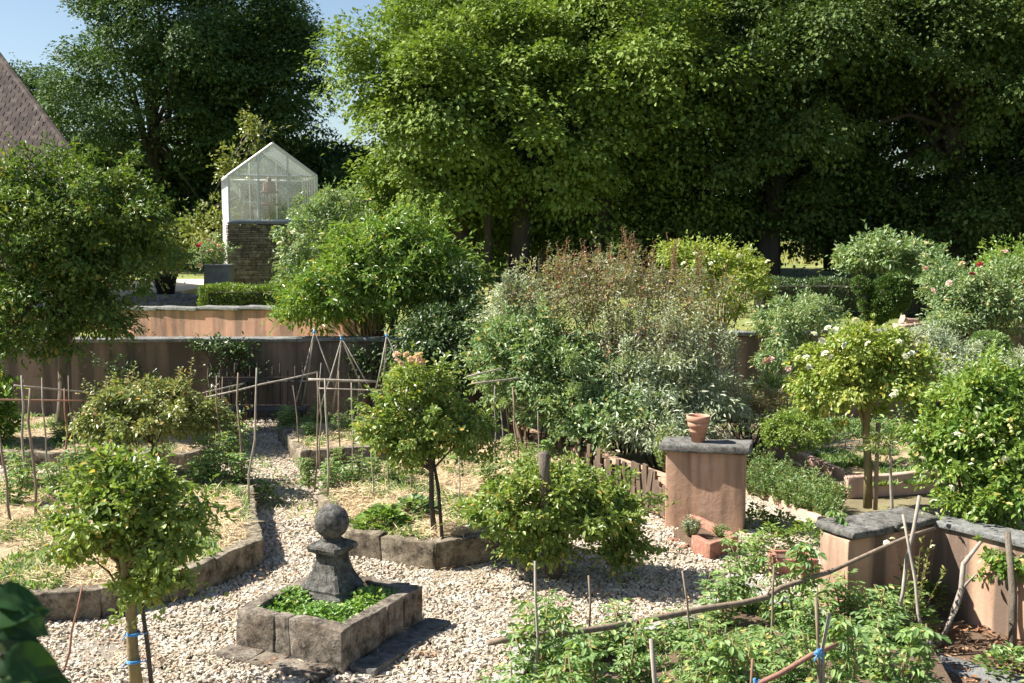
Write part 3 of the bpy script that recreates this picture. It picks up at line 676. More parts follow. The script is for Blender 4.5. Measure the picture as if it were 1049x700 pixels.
# dry-stone front and sides: courses of thin stones
def drystone(x0, y0, x1, y1, z1, seed, nm):
    rg = random.Random(seed); mb = MB(); L = math.hypot(x1-x0, y1-y0); ang = math.atan2(y1-y0, x1-x0); z = 0
    while z < z1-.02:
        h = min(rg.uniform(.045, .1), z1-z); s = 0
        while s < L-.01:
            l = min(rg.uniform(.12, .38), L-s); m = (s+l/2)/L
            nx, ny = math.sin(ang), -math.cos(ang); o_ = rg.uniform(0, .025)
            mb.box((x0+(x1-x0)*m+nx*o_, y0+(y1-y0)*m+ny*o_, z+h/2), (l-.012, .12, h-.01), ang+rg.uniform(-.02, .02)); s += l
        z += h
    return mb
mb = MB(); mb.box((gw/2, .35, zs/2-.1), (gw-.1, .55, zs+.15)); mb.build('base_core', 'darkmortar', tg, local=True)
drystone(-.02, .06, gw+.02, .06, zs, 2, 'f').build('stone_front', 'drystone', tg, local=True)
drystone(-.0, .66, 0, .0, zs, 3, 'f').build('stone_side', 'drystone', tg, local=True)
drystone(gw, .0, gw, .66, zs, 4, 'f').build('stone_side', 'drystone', tg, local=True)
mb = MB(); mb.box((gw/2, .28, zs+.035), (gw+.1, .72, .06)); mb.build('sill', 'greypot', tg, local=True)
fr = MB(); b_ = .06
def bar(p, q, w=.055): fr.tube([p, q], w/1.6, 4)
for y in (0.05, gd):
    for x in (0, gw): bar((x, y, zs+.06 if y < 1 else 0), (x, y, ze))
    bar((0, y, ze), (gw, y, ze)); bar((0, y, zs+.1), (gw, y, zs+.1)); bar((0, y, ze), (gw/2, y, zr), .08); bar((gw, y, ze), (gw/2, y, zr), .08)
    for x in (gw/3, gw*2/3): bar((x, y, zs+.1), (x, y, ze+(zr-ze)*2/3), .05)
bar((0, 0.05, ze), (0, gd, ze)); bar((gw, 0.05, ze), (gw, gd, ze)); bar((gw/2, .05, zr), (gw/2, gd, zr), .08)
for k in range(1, 6):
    y = gd*k/6; bar((0, y, ze), (gw/2, y, zr), .035); bar((gw, y, ze), (gw/2, y, zr), .035); bar((0, y, .05), (0, y, ze), .035); bar((gw, y, .05), (gw, y, ze), .035)
fr.build('frame', 'whitepaint', tg, local=True)
def pane(pts, mat='glass', nm='pane'):
    m_ = MB(); v = [Vector(p) for p in pts]; n_ = (v[1]-v[0]).cross(v[2]-v[0]).normalized()*.004; k = len(v)
    m_.add([p-n_ for p in v]+[p+n_ for p in v], [tuple(range(k-1, -1, -1)), tuple(range(k, 2*k))]+[(i, (i+1) % k, k+(i+1) % k, k+i) for i in range(k)])
    m_.build(nm, mat, tg, local=True)
for y in (.05, gd):
    for k in range(3):
        x0, x1 = gw*k/3+.03, gw*(k+1)/3-.03
        pane([(x0, y, zs+.13), (x1, y, zs+.13), (x1, y, ze-.03), (x0, y, ze-.03)])
        zz = lambda x: ze+.03+(zr-ze-.06)*(1-abs(x-gw/2)/(gw/2))
        pts = [(x0, y, ze+.03), (x1, y, ze+.03), (x1, y, zz(x1)-.03)]+([(gw/2, y, zr-.08)] if k == 1 else [])+[(x0, y, max(zz(x0)-.03, ze+.031))]
        pane(pts)
def sl_pane(x0, z0, x1, z1, y0, y1, mat='sheet', nm='roof_sheet'): pane([(x0, y0, z0), (x0, y1, z0), (x1, y1, z1), (x1, y0, z1)], mat, nm)
for k in range(6):
    y0, y1 = .05+(gd-.05)*k/6+.02, .05+(gd-.05)*(k+1)/6-.02
    sl_pane(.03, ze+.03, gw/2-.03, zr, y0, y1); sl_pane(gw-.03, ze+.03, gw/2+.03, zr, y0, y1)
    sl_pane(gw, .7, gw, ze-.03, y0, y1, 'glass', 'pane')
for k in range(6):
    y0, y1 = .05+(gd-.05)*k/6+.02, .05+(gd-.05)*(k+1)/6-.02
    m_ = MB(); m_.box((-.0, (y0+y1)/2, 1.35), (.03, y1-y0, 2.7)); m_.build('side_panel', 'whitepaint', tg, local=True)
mb = MB(); mb.box((.62, .16, zs+.65), (.7, .03, 1.0)); 
mb = MB()
for (x, z, lx, lz) in ((.3, zs+.62, .035, 1.1), (.78, zs+.62, .035, 1.1), (.54, zs+1.15, .5, .035), (.54, zs+.62, .5, .03)): mb.box((x, .12, z), (lx, .03, lz))
mb.build('sliding_sash', 'whitepaint', tg, local=True)
G = Matrix.Translation(tg.location) @ Matrix.Rotation(gang, 4, 'Z')
gp_ = G @ Vector((1.12, .4, zs+.07))
tl = thing('lantern_stand', 'rusty bell-hooded lantern on a stand inside the greenhouse front', 'lantern', gp_)
mb = MB(); mb.lathe(gp_, [(.2, 0), (.2, .02), (.03, .04), (.025, .5)], 16); mb.build('stand', 'rustmetal', tl, True)
mb = MB(); mb.lathe(gp_+Vector((0, 0, .45)), [(.05, 0), (.28, .03), (.28, .06), (.05, .08)], 20); mb.build('tray', 'rustmetal', tl, True)
mb = MB()
for k in range(4): a = k*math.pi/2+.6; mb.tube([gp_+Vector((math.cos(a)*.14, math.sin(a)*.14, .5)), gp_+Vector((math.cos(a)*.14, math.sin(a)*.14, .82))], .012, 5)
mb.build('uprights', 'rustmetal', tl)
mb = MB(); mb.lathe(gp_+Vector((0, 0, .8)), [(.26, 0), (.26, .03), (.19, .08), (.16, .28), (.07, .33), (.07, .37), (.04, .44), (.005, .47)], 20); mb.build('hood', 'copper', tl, True)

# steps, hedge and pots on the terrace
p0 = atY(167, 314, 26.5)
tst = thing('stone_steps', 'two low grey stone steps behind the black pot on the terrace', 'steps', (p0.x, p0.y, p0.z))
for k in range(2): block('step', (p0.x, p0.y+.35*k, 1.7+.16*k), (1.9, .4, .2), 0, 'darkstone', tst, seg=2, amp=.01, bev=.015, seed=k)
mb = MB(); x0 = atY(148, 300, 28).x; x1 = atY(196, 300, 28).x; mb.prism([(x0-2, 27.2), (x1, 27.2), (x1, 34), (x0-2, 34)], 1.6, 2.0)
tag(mb.build('paved_terrace', 'wallpale'), kind='structure')
pt = atY(170, 303, 26.9); pt.z = 1.97
tbp = thing('plant_pot', 'large black pot with yellow-green shrub on the terrace steps', 'plant pot', pt)
mb = MB(); mb.lathe(pt, [(.2, 0), (.27, .4), (.29, .4), (.29, .45), (.25, .45), (.22, .3)], 24); mb.build('pot', 'blackpot', tbp, True)
plant('potted_shrub', 'loose yellowish shrub growing in the black pot', 'shrub', (pt.x, pt.y, pt.z+.35), [blob(170, 262, 26.9, 20, 30)], 'yellowleaf', 40, .2, 50, .1, .045, 31, stems=10)
def hedge(name, label, corners, z0, z1, mat, L, W, dens, seed, cat='hedge'):
    t = thing(name, label, cat, ((corners[0][0]+corners[2][0])/2, (corners[0][1]+corners[2][1])/2, z0)); rng = np.random.default_rng(seed)
    cs = [Vector((c[0], c[1], 0)) for c in corners]; Ps = []; Ns = []
    for i in range(4):
        a, b = cs[i], cs[(i+1) % 4]; L_ = (b-a).length; m = int(L_*(z1-z0)*dens); s = rng.random(m); z = z0+(z1-z0)*rng.random(m)
        d = (b-a).normalized(); nn = np.array([d.y, -d.x, .0]); P = np.array(a)+np.outer(s, np.array(b-a)); P[:, 2] = z; Ps.append(P); Ns.append(np.tile(nn, (m, 1)))
    A = (cs[1]-cs[0]).length*(cs[2]-cs[1]).length; m = int(A*dens); P = sample(corners, m, rng); Ps.append(np.column_stack([P, np.full(len(P), z1)])); Ns.append(np.tile([0, 0, 1.], (len(P), 1)))
    P = np.concatenate(Ps); U = np.concatenate(Ns); n = len(P)
    P = P-U*(rng.random(n)[:, None]*.12)+U*(.03*np.sin(P[:, 0:1]*5+P[:, 2:3]*4)+.02*np.sin(P[:, 1:2]*7))
    D = U*.8+rng.normal(size=(n, 3))*.5; D[:, 2] += .3; N = rng.normal(size=(n, 3))*.5+U*.4; N[:, 2] += .5
    V, Q = leafarr(P, D, N, L*(.6+.7*rng.random(n)), W, 'd'); link('foliage', npmesh('foliage', V, Q), mat, t)
    mb = MB(); c = sum(cs, Vector())/4; mb.prism([c+(p-c)*.8 for p in cs], z0, z1-.15); mb.build('twig_core', 'darkbark', t); return t
ha = atY(203, 316, 25.2); hb = atY(301, 316, 25.0)
hedge('box_hedge', 'clipped low green hedge below the greenhouse', [(ha.x, 25.2), (hb.x, 25.0), (hb.x, 25.8), (ha.x, 26.0)], 1.65, 2.22, 'boxwood', .07, .035, 1500, 1)
pq = atY(225, 287, 27.5)
tpq = thing('planter_box', 'square grey planter standing left of the greenhouse base', 'planter', (pq.x, pq.y, pq.z))
mb = MB(); mb.prism([(pq.x-.3, pq.y-.25), (pq.x+.3, pq.y-.25), (pq.x+.3, pq.y+.25), (pq.x-.3, pq.y+.25)], pq.z-.2, pq.z+.33); mb.build('box', 'greypot', tpq)
mb = MB(); mb.box((pq.x, pq.y, pq.z+.36), (.66, .56, .05)); mb.build('rim', 'greypot', tpq)
tr_, cc = plant('rose_bush', 'rose bush with pink and red blooms left of the greenhouse', 'rose bush', (pq.x-.3, pq.y+.4, 1.9), [blob(213, 262, 28, 19, 20)], 'greygreen', 40, .16, 45, .08, .04, 33, stems=10)
for (a, b, mt) in ((203, 252, 'redpetal'), (206, 250, 'redpetal'), (213, 246, 'pinkpetal'), (218, 249, 'pinkpetal'), (224, 252, 'pinkpetal'), (209, 258, 'pinkpetal'), (216, 257, 'pinkpetal'), (228, 256, 'pinkpetal'), (205, 272, 'pinkpetal'), (203, 262, 'whitepetal')):
    flower(tr_, atY(a, b, 27.4), .075, mt)

hedge('yew_hedge', 'low dark hedge along the terrace, left of the clipped yew bird', [(5.0, 25.2), (11.5, 25.2), (11.5, 26.2), (5.0, 26.2)], 1.4, 2.36, 'yew', .07, .03, 900, 6)
# tiled house at the left edge
hy = 30.0
a = atY(-2, 58, hy); bpt = atY(74, 157, hy-2.0); 
th_ = thing('tiled_house', 'house with a steep weathered clay tile roof at the left edge', 'house', (a.x-4, hy, 1.8))
ze_ = atY(110, 205, hy-4).z; rx = a.x; ry = hy
# ridge runs to the left from (rx, ry, zr_); hip comes down to the near right corner
zr_ = a.z; cnr = Vector((atY(108, 205, hy-4).x, hy-4, ze_)); lft = -22
mb = MB()
A0 = Vector((lft, hy-4, ze_)); A1 = cnr; R1 = Vector((rx, ry, zr_)); Rl = Vector((lft, ry, zr_)); K1 = Vector((rx+.5, hy+4, ze_)); K0 = Vector((lft, hy+4, ze_))
mb.add([A0, A1, R1, Rl, K1, K0], [(0, 1, 2, 3), (1, 4, 2), (4, 5, 3, 2), (0, 3, 5), (0, 5, 4, 1)]); rf = mb.build('roof', 'tile', th_)
rg = random.Random(3); tiles = MB(); rows = 30; nrm = (A1-A0).cross(Rl-A0).normalized(); upv = (Rl-A0)/rows
for i in range(rows):
    t0 = i/rows; xe = A1.x+(R1.x-A1.x)*t0; x = xe-.02
    xs_ = max(lft, -19.5)
    while x > xs_:
        wd = .2; c = Vector((x-wd/2, A0.y, A0.z))+upv*(i+.5)+nrm*(.035+rg.uniform(0, .015))
        ang = math.atan2(upv.z, upv.y)+.06+rg.uniform(-.02, .02)
        tiles.box(c, (wd-.02, upv.length*1.15, .035), rg.uniform(-.03, .03), Matrix.Rotation(ang, 3, 'X')); x -= wd
tiles.build('tiles', 'tile', th_)
hips = MB()
for k in range(24):
    p = A1.lerp(R1, (k+.5)/24); d = (R1-A1).normalized()*.13; hips.tube([p-d*1.2+Vector((0, 0, .03)), p+d*1.2+Vector((0, 0, .06))], [.1, .085], 7)
hips.build('hip_tiles', 'tile', th_)
mb = MB(); mb.prism([(lft+.3, hy-3.7), (cnr.x-.8, hy-3.7), (rx, hy+3.5), (lft+.3, hy+3.5)], 1.5, ze_-.003); mb.build('wall', 'wallpale', th_)

FH = []
# ================================================================== BIG TREES BEHIND
def bigblobs(c, R, H, seed, n=9):
    rg = random.Random(seed); B = [(c[0], c[1], c[2], R*.72, R*.72, H*.8)]
    for k in range(n):
        a = k*2.4+rg.uniform(-.3, .3); zz = rg.uniform(-.6, .75); q = math.sqrt(max(.1, 1-zz*zz))*.62
        B.append((c[0]+math.cos(a)*R*q, c[1]+math.sin(a)*R*q, c[2]+zz*H*.75, R*.42, R*.42, H*.34))
    return B
def bigtree(label, pxc, Y, R, zc, H, mat, seed, zg=None, nc=420, per=150, tr=.35, skirt=None, group='tall trees beyond the garden', L=.15, W=.115, cr=.9):
    x = (pxc-524.5)/F*Y/math.cos(PITCH); zg = tz(x, Y) if zg is None else zg
    B = bigblobs((x, Y-(.6 if skirt else 0), zc), R, H, seed); rg = random.Random(seed+5)
    if skirt:
        for k in range(8): a = k*.785+rg.uniform(-.3, .3); B.append((x+math.cos(a)*R*.6, Y+1.6+math.sin(a)*R*.4, skirt+1.25+rg.uniform(0, .6), R*.36, R*.36, 1.5))
    return plant('broadleaf_tree', label, 'tree', (x, Y, zg-.1), B, mat, nc, cr*1.05, int(per*1.9), L, W, seed, trunk=(tr, tr*.5, tr*.35, (x+.1, Y, zc-.2*H)), tmat='darkbark', nb=26, group=group, shell=.6, flat=.55, droop=.25, low=-.75, upn=1.0, fill=.12, spr=.25, wob=.34)[0]
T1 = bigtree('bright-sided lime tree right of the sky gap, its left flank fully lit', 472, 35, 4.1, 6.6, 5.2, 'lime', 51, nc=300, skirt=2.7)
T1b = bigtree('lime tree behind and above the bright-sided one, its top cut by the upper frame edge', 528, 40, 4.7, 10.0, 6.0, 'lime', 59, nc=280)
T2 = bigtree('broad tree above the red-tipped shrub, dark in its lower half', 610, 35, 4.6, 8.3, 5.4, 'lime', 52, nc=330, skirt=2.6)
T3 = bigtree('deep shaded tree in the right half of the row, second from the right', 785, 35.5, 4.9, 8.6, 5.2, 'lime_shaded', 53, nc=330, skirt=3.0)
T4 = bigtree('rightmost tree of the row, over the rose border, with lit upper clumps', 965, 35, 4.9, 8.4, 5.1, 'lime_shaded', 54, nc=330, skirt=2.6)
bk = [(560, 43, 5.0, 10.0, 7, 61), (705, 43, 5.2, 9.6, 7.2, 62), (870, 44, 5.2, 9.8, 7.4, 63), (1060, 42, 5.2, 9.0, 7, 64), (1150, 36, 4.8, 7.6, 5.6, 65)]
bl = ['back-row tree seen between the lit lime and its right neighbour', 'back-row tree rising between the two dark middle trees', 'back-row tree between the two rightmost front trees', 'tree of the back row cut by the right frame edge', 'tree just outside the right edge, end of the front row']
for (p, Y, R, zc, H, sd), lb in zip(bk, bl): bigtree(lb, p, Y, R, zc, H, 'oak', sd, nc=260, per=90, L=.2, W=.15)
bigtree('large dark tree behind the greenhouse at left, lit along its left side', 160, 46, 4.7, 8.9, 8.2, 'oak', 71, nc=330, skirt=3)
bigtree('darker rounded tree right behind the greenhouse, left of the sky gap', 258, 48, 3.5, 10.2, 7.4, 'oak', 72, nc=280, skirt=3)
bigtree('unseen tree added beyond the left frame edge to shade the trees behind the greenhouse', -230, 45, 5.2, 8.2, 7.0, 'oak', 78, nc=360)  # added out of view, only to throw shade behind the greenhouse
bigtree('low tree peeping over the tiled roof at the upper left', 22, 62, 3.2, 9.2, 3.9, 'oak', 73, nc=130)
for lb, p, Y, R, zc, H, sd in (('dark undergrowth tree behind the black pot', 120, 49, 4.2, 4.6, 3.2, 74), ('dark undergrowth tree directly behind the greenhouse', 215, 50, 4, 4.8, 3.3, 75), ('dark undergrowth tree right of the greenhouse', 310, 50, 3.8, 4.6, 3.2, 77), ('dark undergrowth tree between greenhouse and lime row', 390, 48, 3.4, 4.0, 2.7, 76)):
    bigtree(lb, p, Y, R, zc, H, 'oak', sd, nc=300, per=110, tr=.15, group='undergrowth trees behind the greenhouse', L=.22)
# bare trunks in the shade beneath the row
for i, (p, Y, r, lb) in enumerate(((498, 34, .13, 'thin shaded trunk left of the broad one, under the lime row'), (531, 34.5, .3, 'broad shaded trunk under the lit lime tree'), (547, 40, .12, 'slender trunk just right of the broad trunk'), (606, 39, .2, 'dark trunk behind the reddish shrub'), (826, 52, .13, 'forked thin trunk standing against the bright meadow'), (849, 45, .2, 'dark trunk against the meadow, left of the topiary'), (839, 60, .08, 'thinnest trunk between the two meadow trunks'))):
    x = (p-524.5)/F*Y; z = tz(x, Y); B = [(x, Y, 6.5, 1.6, 1.6, 2.2)]
    plant('understorey_tree', lb, 'tree', (x, Y, z-.1), B, 'oak', 50, .5, 60, .2, .16, 80+i, trunk=(r, r*.8, r*.3, (x+.1, Y, 6)), tmat='darkbark', nb=8, group='bare trunks below the lime row')
# shaded hedge beyond the trees, with a gap onto the meadow
for i, (a, b) in enumerate(((330, 470), (470, 528), (552, 592), (626, 790), (872, 1200))):
    Yh = 47; xa_, xb_ = (a-524.5)/F*Yh, (b-524.5)/F*Yh
    hedge('field_hedge', ('dark hedge under the trees left of the trunks', 'short dark hedge piece by the thin left trunk', 'dark hedge piece between the paired trunks and the reddish shrub', 'long dark hedge behind the massed shrubs', 'dark hedge behind the topiary and rose border')[i], 'x', (xa_, Yh), (xb_, Yh)) if False else FH.append((xa_, xb_, Yh, i))

HL = ('dark hedge under the trees left of the trunks', 'short dark hedge piece by the thin left trunk', 'dark hedge piece between the paired trunks and the reddish shrub', 'long dark hedge behind the massed shrubs', 'dark hedge behind the topiary and rose border')
for xa_, xb_, Yh, i in FH:
    nb_ = max(1, int((xb_-xa_)/1.6)); B = [(xa_+(k+.5)*(xb_-xa_)/nb_, Yh, 2.7, (xb_-xa_)/nb_*.62, .9, 1.5+.2*math.sin(k*2.1+i)) for k in range(nb_)]
    plant('field_hedge', HL[i], 'hedge', ((xa_+xb_)/2, Yh, 1.8), B, 'oak', 40*nb_+20, .4, 60, .2, .15, 95+i, stems=4*nb_, low=-1, group='hedge beyond the lime row')
# distant wood and dry meadow grass
rng = np.random.default_rng(90); parts = []
for k in range(70):
    x = -150+300*k/69+rng.normal()*2; V, Q, _ = crown([(x, 150+rng.normal()*6, 4.5, 4.5, 4, 4.5+rng.random()*1.5)], 24, 1.6, 36, .9, .7, 100+k, low=-1); parts.append((V, Q))
tag(link('distant_wood', npmesh('distant_wood', *merge(parts)), 'oak'), kind='stuff')
P = np.column_stack([rng.uniform(-40, 45, 42000), rng.uniform(50, 120, 42000)]); n = len(P); a = rng.random(n)*6.28
V, Q = leafarr(np.column_stack([P, np.array([tz(p[0], p[1]) for p in P])]), np.stack([np.cos(a)*.3, np.sin(a)*.3, np.ones(n)], 1), np.stack([np.sin(a), -np.cos(a), .2+0*a], 1), .35*(.5+rng.random(n)), .09, 'd')
tag(link('meadow_grass', npmesh('meadow_grass', V, Q), 'drygrass'), kind='stuff')

# ================================================================== SHRUBS AND SMALL TREES
plant('small_tree', 'round dense green tree in front of the tiled house, at left', 'tree', (atY(62, 400, 18.6).x, 18.6, 0),
      [blob(72, 225, 18.6, 84, 70), blob(20, 250, 18.2, 60, 80), blob(126, 250, 18.6, 58, 64), blob(50, 312, 18.0, 66, 40), blob(100, 330, 18.2, 44, 24), blob(30, 350, 18.0, 50, 20)], 'darkglossy', 430, .24, 85, .09, .045, 5, trunk=(.11, .08, .04), nb=30, kind='l', low=-.7, spr=1.2)
plant('shrub', 'small leafy bush at the left edge below the round tree', 'shrub', (atY(5, 430, 17).x-.2, 17.0, 0), [blob(-12, 430, 17, 28, 45)], 'glossy', 60, .18, 70, .1, .05, 6, stems=8)
plant('slender_tree', 'thin yellow-leaved sapling rising behind the greenhouse', 'tree', (atY(262, 250, 35).x, 35, 1.9), [blob(262, 140, 35, 12, 22), blob(240, 178, 35, 16, 26), blob(215, 235, 34.6, 24, 26), blob(272, 160, 35, 10, 20)], 'yellowleaf', 70, .3, 34, .16, .09, 7, trunk=(.06, .03, .02, atY(262, 130, 35)), nb=14, wob=.4)
tr_, cc = plant('climbing_rose', 'pale rose bush with cream blooms against the right of the greenhouse', 'rose bush', (atY(318, 300, 28.5).x, 28.5, 1.9), [blob(322, 245, 28.5, 34, 45), blob(302, 280, 28, 20, 22), blob(350, 222, 29, 26, 30), blob(335, 215, 29, 20, 22)], 'greygreen', 160, .22, 70, .09, .05, 8, stems=14)
for (a, b) in ((289, 245), (300, 238), (320, 254), (296, 262), (286, 249), (330, 240)): flower(tr_, atY(a, b, 27.6), .08, 'whitepetal')
plant('large_shrub', 'bright green many-stemmed shrub hanging over the pink wall', 'shrub', (atY(385, 365, 21.8).x, 21.8, 1.1),
      [blob(405, 275, 21.8, 74, 48), blob(350, 300, 21.4, 58, 42), blob(445, 300, 21.8, 48, 50), blob(315, 318, 21.2, 28, 24), blob(390, 245, 22, 50, 26)], 'glossy', 300, .26, 70, .12, .042, 9, stems=26, low=-.5, kind='l', spr=1.6)
plant('laurel_bush', 'dark shaded evergreen bush under the bright many-stemmed shrub', 'shrub', (atY(450, 400, 20).x, 20.0, 0), [blob(455, 355, 20.0, 52, 42), blob(478, 320, 20.9, 30, 50), blob(440, 390, 19.5, 40, 30)], 'yew', 160, .22, 80, .1, .045, 10, stems=8)
# the massed shrubs behind the garden wall
tr_, cc = plant('red_tipped_shrub', 'tall twiggy shrub with reddish young shoots, centre background', 'shrub', (atY(640, 440, 17.6).x, 17.6, 0),
      [blob(640, 325, 17.6, 92, 58), blob(575, 310, 17.4, 55, 45), blob(700, 330, 17.6, 60, 55), blob(630, 290, 17.8, 60, 30)], 'redtip', 280, .2, 65, .065, .028, 11, stems=34, spr=1.6)
(v, q), mb = shoots([atY(x, y, 17.5+random.uniform(-.3, .5)) for x, y in ((545, 305), (560, 285), (578, 275), (590, 290), (600, 278), (612, 285), (625, 280), (640, 265), (642, 280), (655, 290), (668, 280), (680, 290), (700, 292), (715, 285), (730, 292), (572, 292), (605, 300), (690, 275), (740, 305), (650, 270))], 110, .42, .05, .024, 5)
link('young_shoots', npmesh('young_shoots', v, q), 'redshoot', tr_); mb.build('shoot_stems', 'redwood', tr_)
plant('evergreen_shrub', 'glossy green bush left of the silver-leaved one, behind the palings', 'shrub', (atY(560, 450, 16.6).x, 16.6, 0), [blob(560, 375, 16.6, 68, 56), blob(525, 385, 16.5, 40, 45), blob(600, 400, 16.2, 48, 48), blob(510, 345, 16.9, 22, 25), blob(620, 430, 15.6, 44, 30), blob(580, 425, 15.9, 40, 26)], 'greygreen', 270, .18, 75, .085, .036, 12, stems=14, kind='l', spr=1.6, extra=[shoots([atY(x, y, 16.6) for x, y in ((505, 350), (520, 340), (540, 335), (555, 330), (570, 330), (590, 345), (610, 350), (535, 365), (565, 360), (595, 375))], 45, .4, .085, .03, 77)[0]])
(sa, smb) = shoots([atY(x, y, 17+random.uniform(-.3, .3)) for x, y in ((505, 335), (515, 315), (520, 300), (530, 300), (540, 320), (525, 325))], 40, .3, .07, .022, 8)
tr_, cc = plant('pale_shrub', 'upright pale green shrub at the left end of the massed shrubs', 'shrub', (atY(528, 420, 17.4).x, 17.4, 0), [blob(528, 325, 17.4, 30, 40)], 'silver', 70, .14, 60, .08, .03, 13, stems=8, extra=[sa]); smb.build('shoot_stems', 'bark', tr_)
(sa, smb) = shoots([atY(x, y, 16.2+random.uniform(-.4, .4)) for x, y in ((620, 350), (632, 340), (645, 352), (655, 338), (668, 350), (680, 345), (692, 340), (700, 350), (712, 345), (722, 360), (735, 365), (745, 380), (640, 375), (670, 375), (705, 375), (752, 378), (660, 395), (690, 398), (725, 392))], 110, .48, .095, .028, 9, per=18)
tr_, cc = plant('silver_shrub', 'silvery willow-leaved shrub just left of the pier, behind the palings', 'shrub', (atY(690, 450, 16.2).x, 16.2, 0), [blob(685, 400, 16.2, 62, 50), blob(730, 410, 16.2, 34, 38), blob(640, 400, 16.2, 44, 46), blob(665, 440, 15.4, 48, 26), blob(700, 440, 15.9, 36, 22)], 'silver', 220, .17, 70, .1, .028, 14, stems=16, extra=[sa]); smb.build('shoot_stems', 'bark', tr_)
tr_, cc = plant('yellow_shrub', 'soft yellow-green shrub on the terrace right of the red-tipped one', 'shrub', (atY(745, 330, 22).x, 22.2, 1.4), [blob(752, 290, 22, 42, 36), blob(722, 275, 22.2, 34, 26), blob(700, 262, 22.4, 24, 14)], 'roseyellow', 170, .2, 70, .075, .045, 15, stems=12)
for (a, b) in ((768, 256), (712, 260), (757, 262), (728, 270), (786, 268), (700, 270)): flower(tr_, atY(a, b, 21.2), .06, 'whitepetal')
plant('shrub', 'rounded grey-green bush in front of the dark wall, left of the white rose standard', 'shrub', (atY(815, 390, 19).x, 19, 0), [blob(806, 335, 19, 34, 30), blob(838, 322, 19.3, 24, 16), blob(800, 365, 18.8, 22, 16)], 'greygreen', 120, .17, 70, .075, .032, 16, stems=16)
# topiary bird: tail column and arched body
def topiary(label, blobs, base, mat, seed, nc, L=.04):
    t = thing('topiary', label, 'topiary', base); V, Q, cc = crown(blobs, nc*2, .07, 60, L, .02, seed, shell=.95, low=-1, wob=.02, fill=.02, spr=0, droop=-.3); link('foliage', npmesh('foliage', V, Q), mat, t)
    mb = MB()
    for b in blobs: mb.lathe(b[:3], [(b[3]*.8*math.sin(k*math.pi/8)+.001, -b[5]*.8*math.cos(k*math.pi/8)) for k in range(9)], 12)
    mb.build('twig_core', 'darkbark', t, True); return t
topiary('clipped yew topiary with a round arched body and a curled neck', [blob(910, 305, 23, 19, 20), blob(899, 318, 23, 11, 14), blob(886, 312, 23, 5, 18), blob(882, 292, 23, 7, 7), blob(916, 292, 23, 14, 10)], (atY(900, 330, 23).x, 23, 1.5), 'topiaryleaf', 17, 420)
topiary('small clipped olive-coloured ball at the right, below the rose border', [blob(1013, 356, 18.5, 19, 14)], (atY(1013, 370, 18.5).x, 18.5, 1.0), 'herb', 18, 120)
mb = MB()
tm = thing('stone_ornament', 'small pinkish stone figure on a rubble plinth by the topiary', 'ornament', atY(928, 335, 21.6))
c = atY(930, 334, 21.6); block('plinth', (c.x, c.y, c.z-.4), (.5, .4, .9), .2, 'plaster_edge', tm, seg=2, amp=.03, bev=.04); block('head', (c.x-.13, c.y-.05, c.z+.14), (.12, .12, .18), .4, 'plaster_edge', tm, seg=2, amp=.04, bev=.06); block('body', (c.x+.05, c.y, c.z+.1), (.3, .18, .12), .1, 'plaster_edge', tm, seg=2, amp=.03, bev=.05)
plant('shrub', 'big pale-leaved bush behind the clipped yew topiary', 'shrub', (atY(905, 310, 25.5).x, 25.5, 1.6), [blob(900, 264, 25.5, 36, 21), blob(938, 268, 25.5, 28, 22), blob(878, 270, 25.6, 16, 14)], 'greygreen', 110, .22, 60, .12, .06, 19, stems=12)
tr_, cc = plant('rose_bush', 'tall rose thicket with dark pink blooms on the right border', 'rose bush', (atY(985, 350, 20.5).x, 20.5, 1.4), [blob(1000, 315, 20.5, 36, 42), blob(968, 292, 21, 22, 28), blob(1035, 310, 20.5, 38, 46), blob(972, 330, 20.3, 22, 22)], 'greygreen', 260, .2, 70, .085, .034, 20, stems=30)
for (a, b, mt) in ((1004, 271, 'redpetal'), (996, 281, 'redpetal'), (956, 298, 'pinkpetal'), (985, 270, 'pinkpetal'), (948, 275, 'pinkpetal'), (1030, 258, 'pinkpetal'), (972, 290, 'pinkpetal')): flower(tr_, atY(a, b, 19.5), .07, mt)
plant('shrub', 'fresh green bush rising at the right frame edge behind the roses', 'shrub', (atY(1040, 310, 22.5).x, 22.5, 1.4), [blob(1035, 272, 22.5, 32, 26), blob(1065, 290, 22.5, 35, 40)], 'glossy', 110, .2, 60, .09, .045, 21, stems=10)
plant('shrub', 'feathery silver bush under the rose thicket', 'shrub', (atY(970, 370, 17.5).x, 17.5, 0), [blob(975, 365, 17.5, 30, 22), blob(1005, 385, 17, 40, 22), blob(955, 345, 17.8, 18, 16), blob(1045, 385, 17, 30, 28)], 'silver', 130, .16, 70, .07, .02, 22, stems=8)
plant('shrub', 'mixed green bank of leaves at the right edge behind the big foreground bush', 'shrub', (atY(1010, 430, 14.5).x, 14.5, 0), [blob(1000, 415, 14.5, 50, 26), blob(960, 425, 14.3, 28, 18), blob(1045, 420, 14.5, 40, 36)], 'greygreen', 150, .17, 70, .08, .035, 23, stems=10)
plant('dry_bush', 'brownish seeding bush behind the terracotta pots', 'shrub', (atY(768, 450, 16.6).x, 16.6, 0), [blob(768, 426, 16.6, 26, 22), blob(790, 416, 17, 30, 16), blob(745, 435, 16.4, 12, 12)], 'drybrown', 100, .12, 70, .05, .016, 24, stems=20)
plant('box_bush', 'low rounded deep green box bush right of the brownish bush', 'shrub', (atY(818, 462, 15.7).x, 15.7, .05), [blob(816, 443, 15.2, 31, 18), blob(800, 446, 15.2, 14, 15)], 'boxwood', 150, .08, 60, .04, .02, 25, shell=.85, wob=.06)
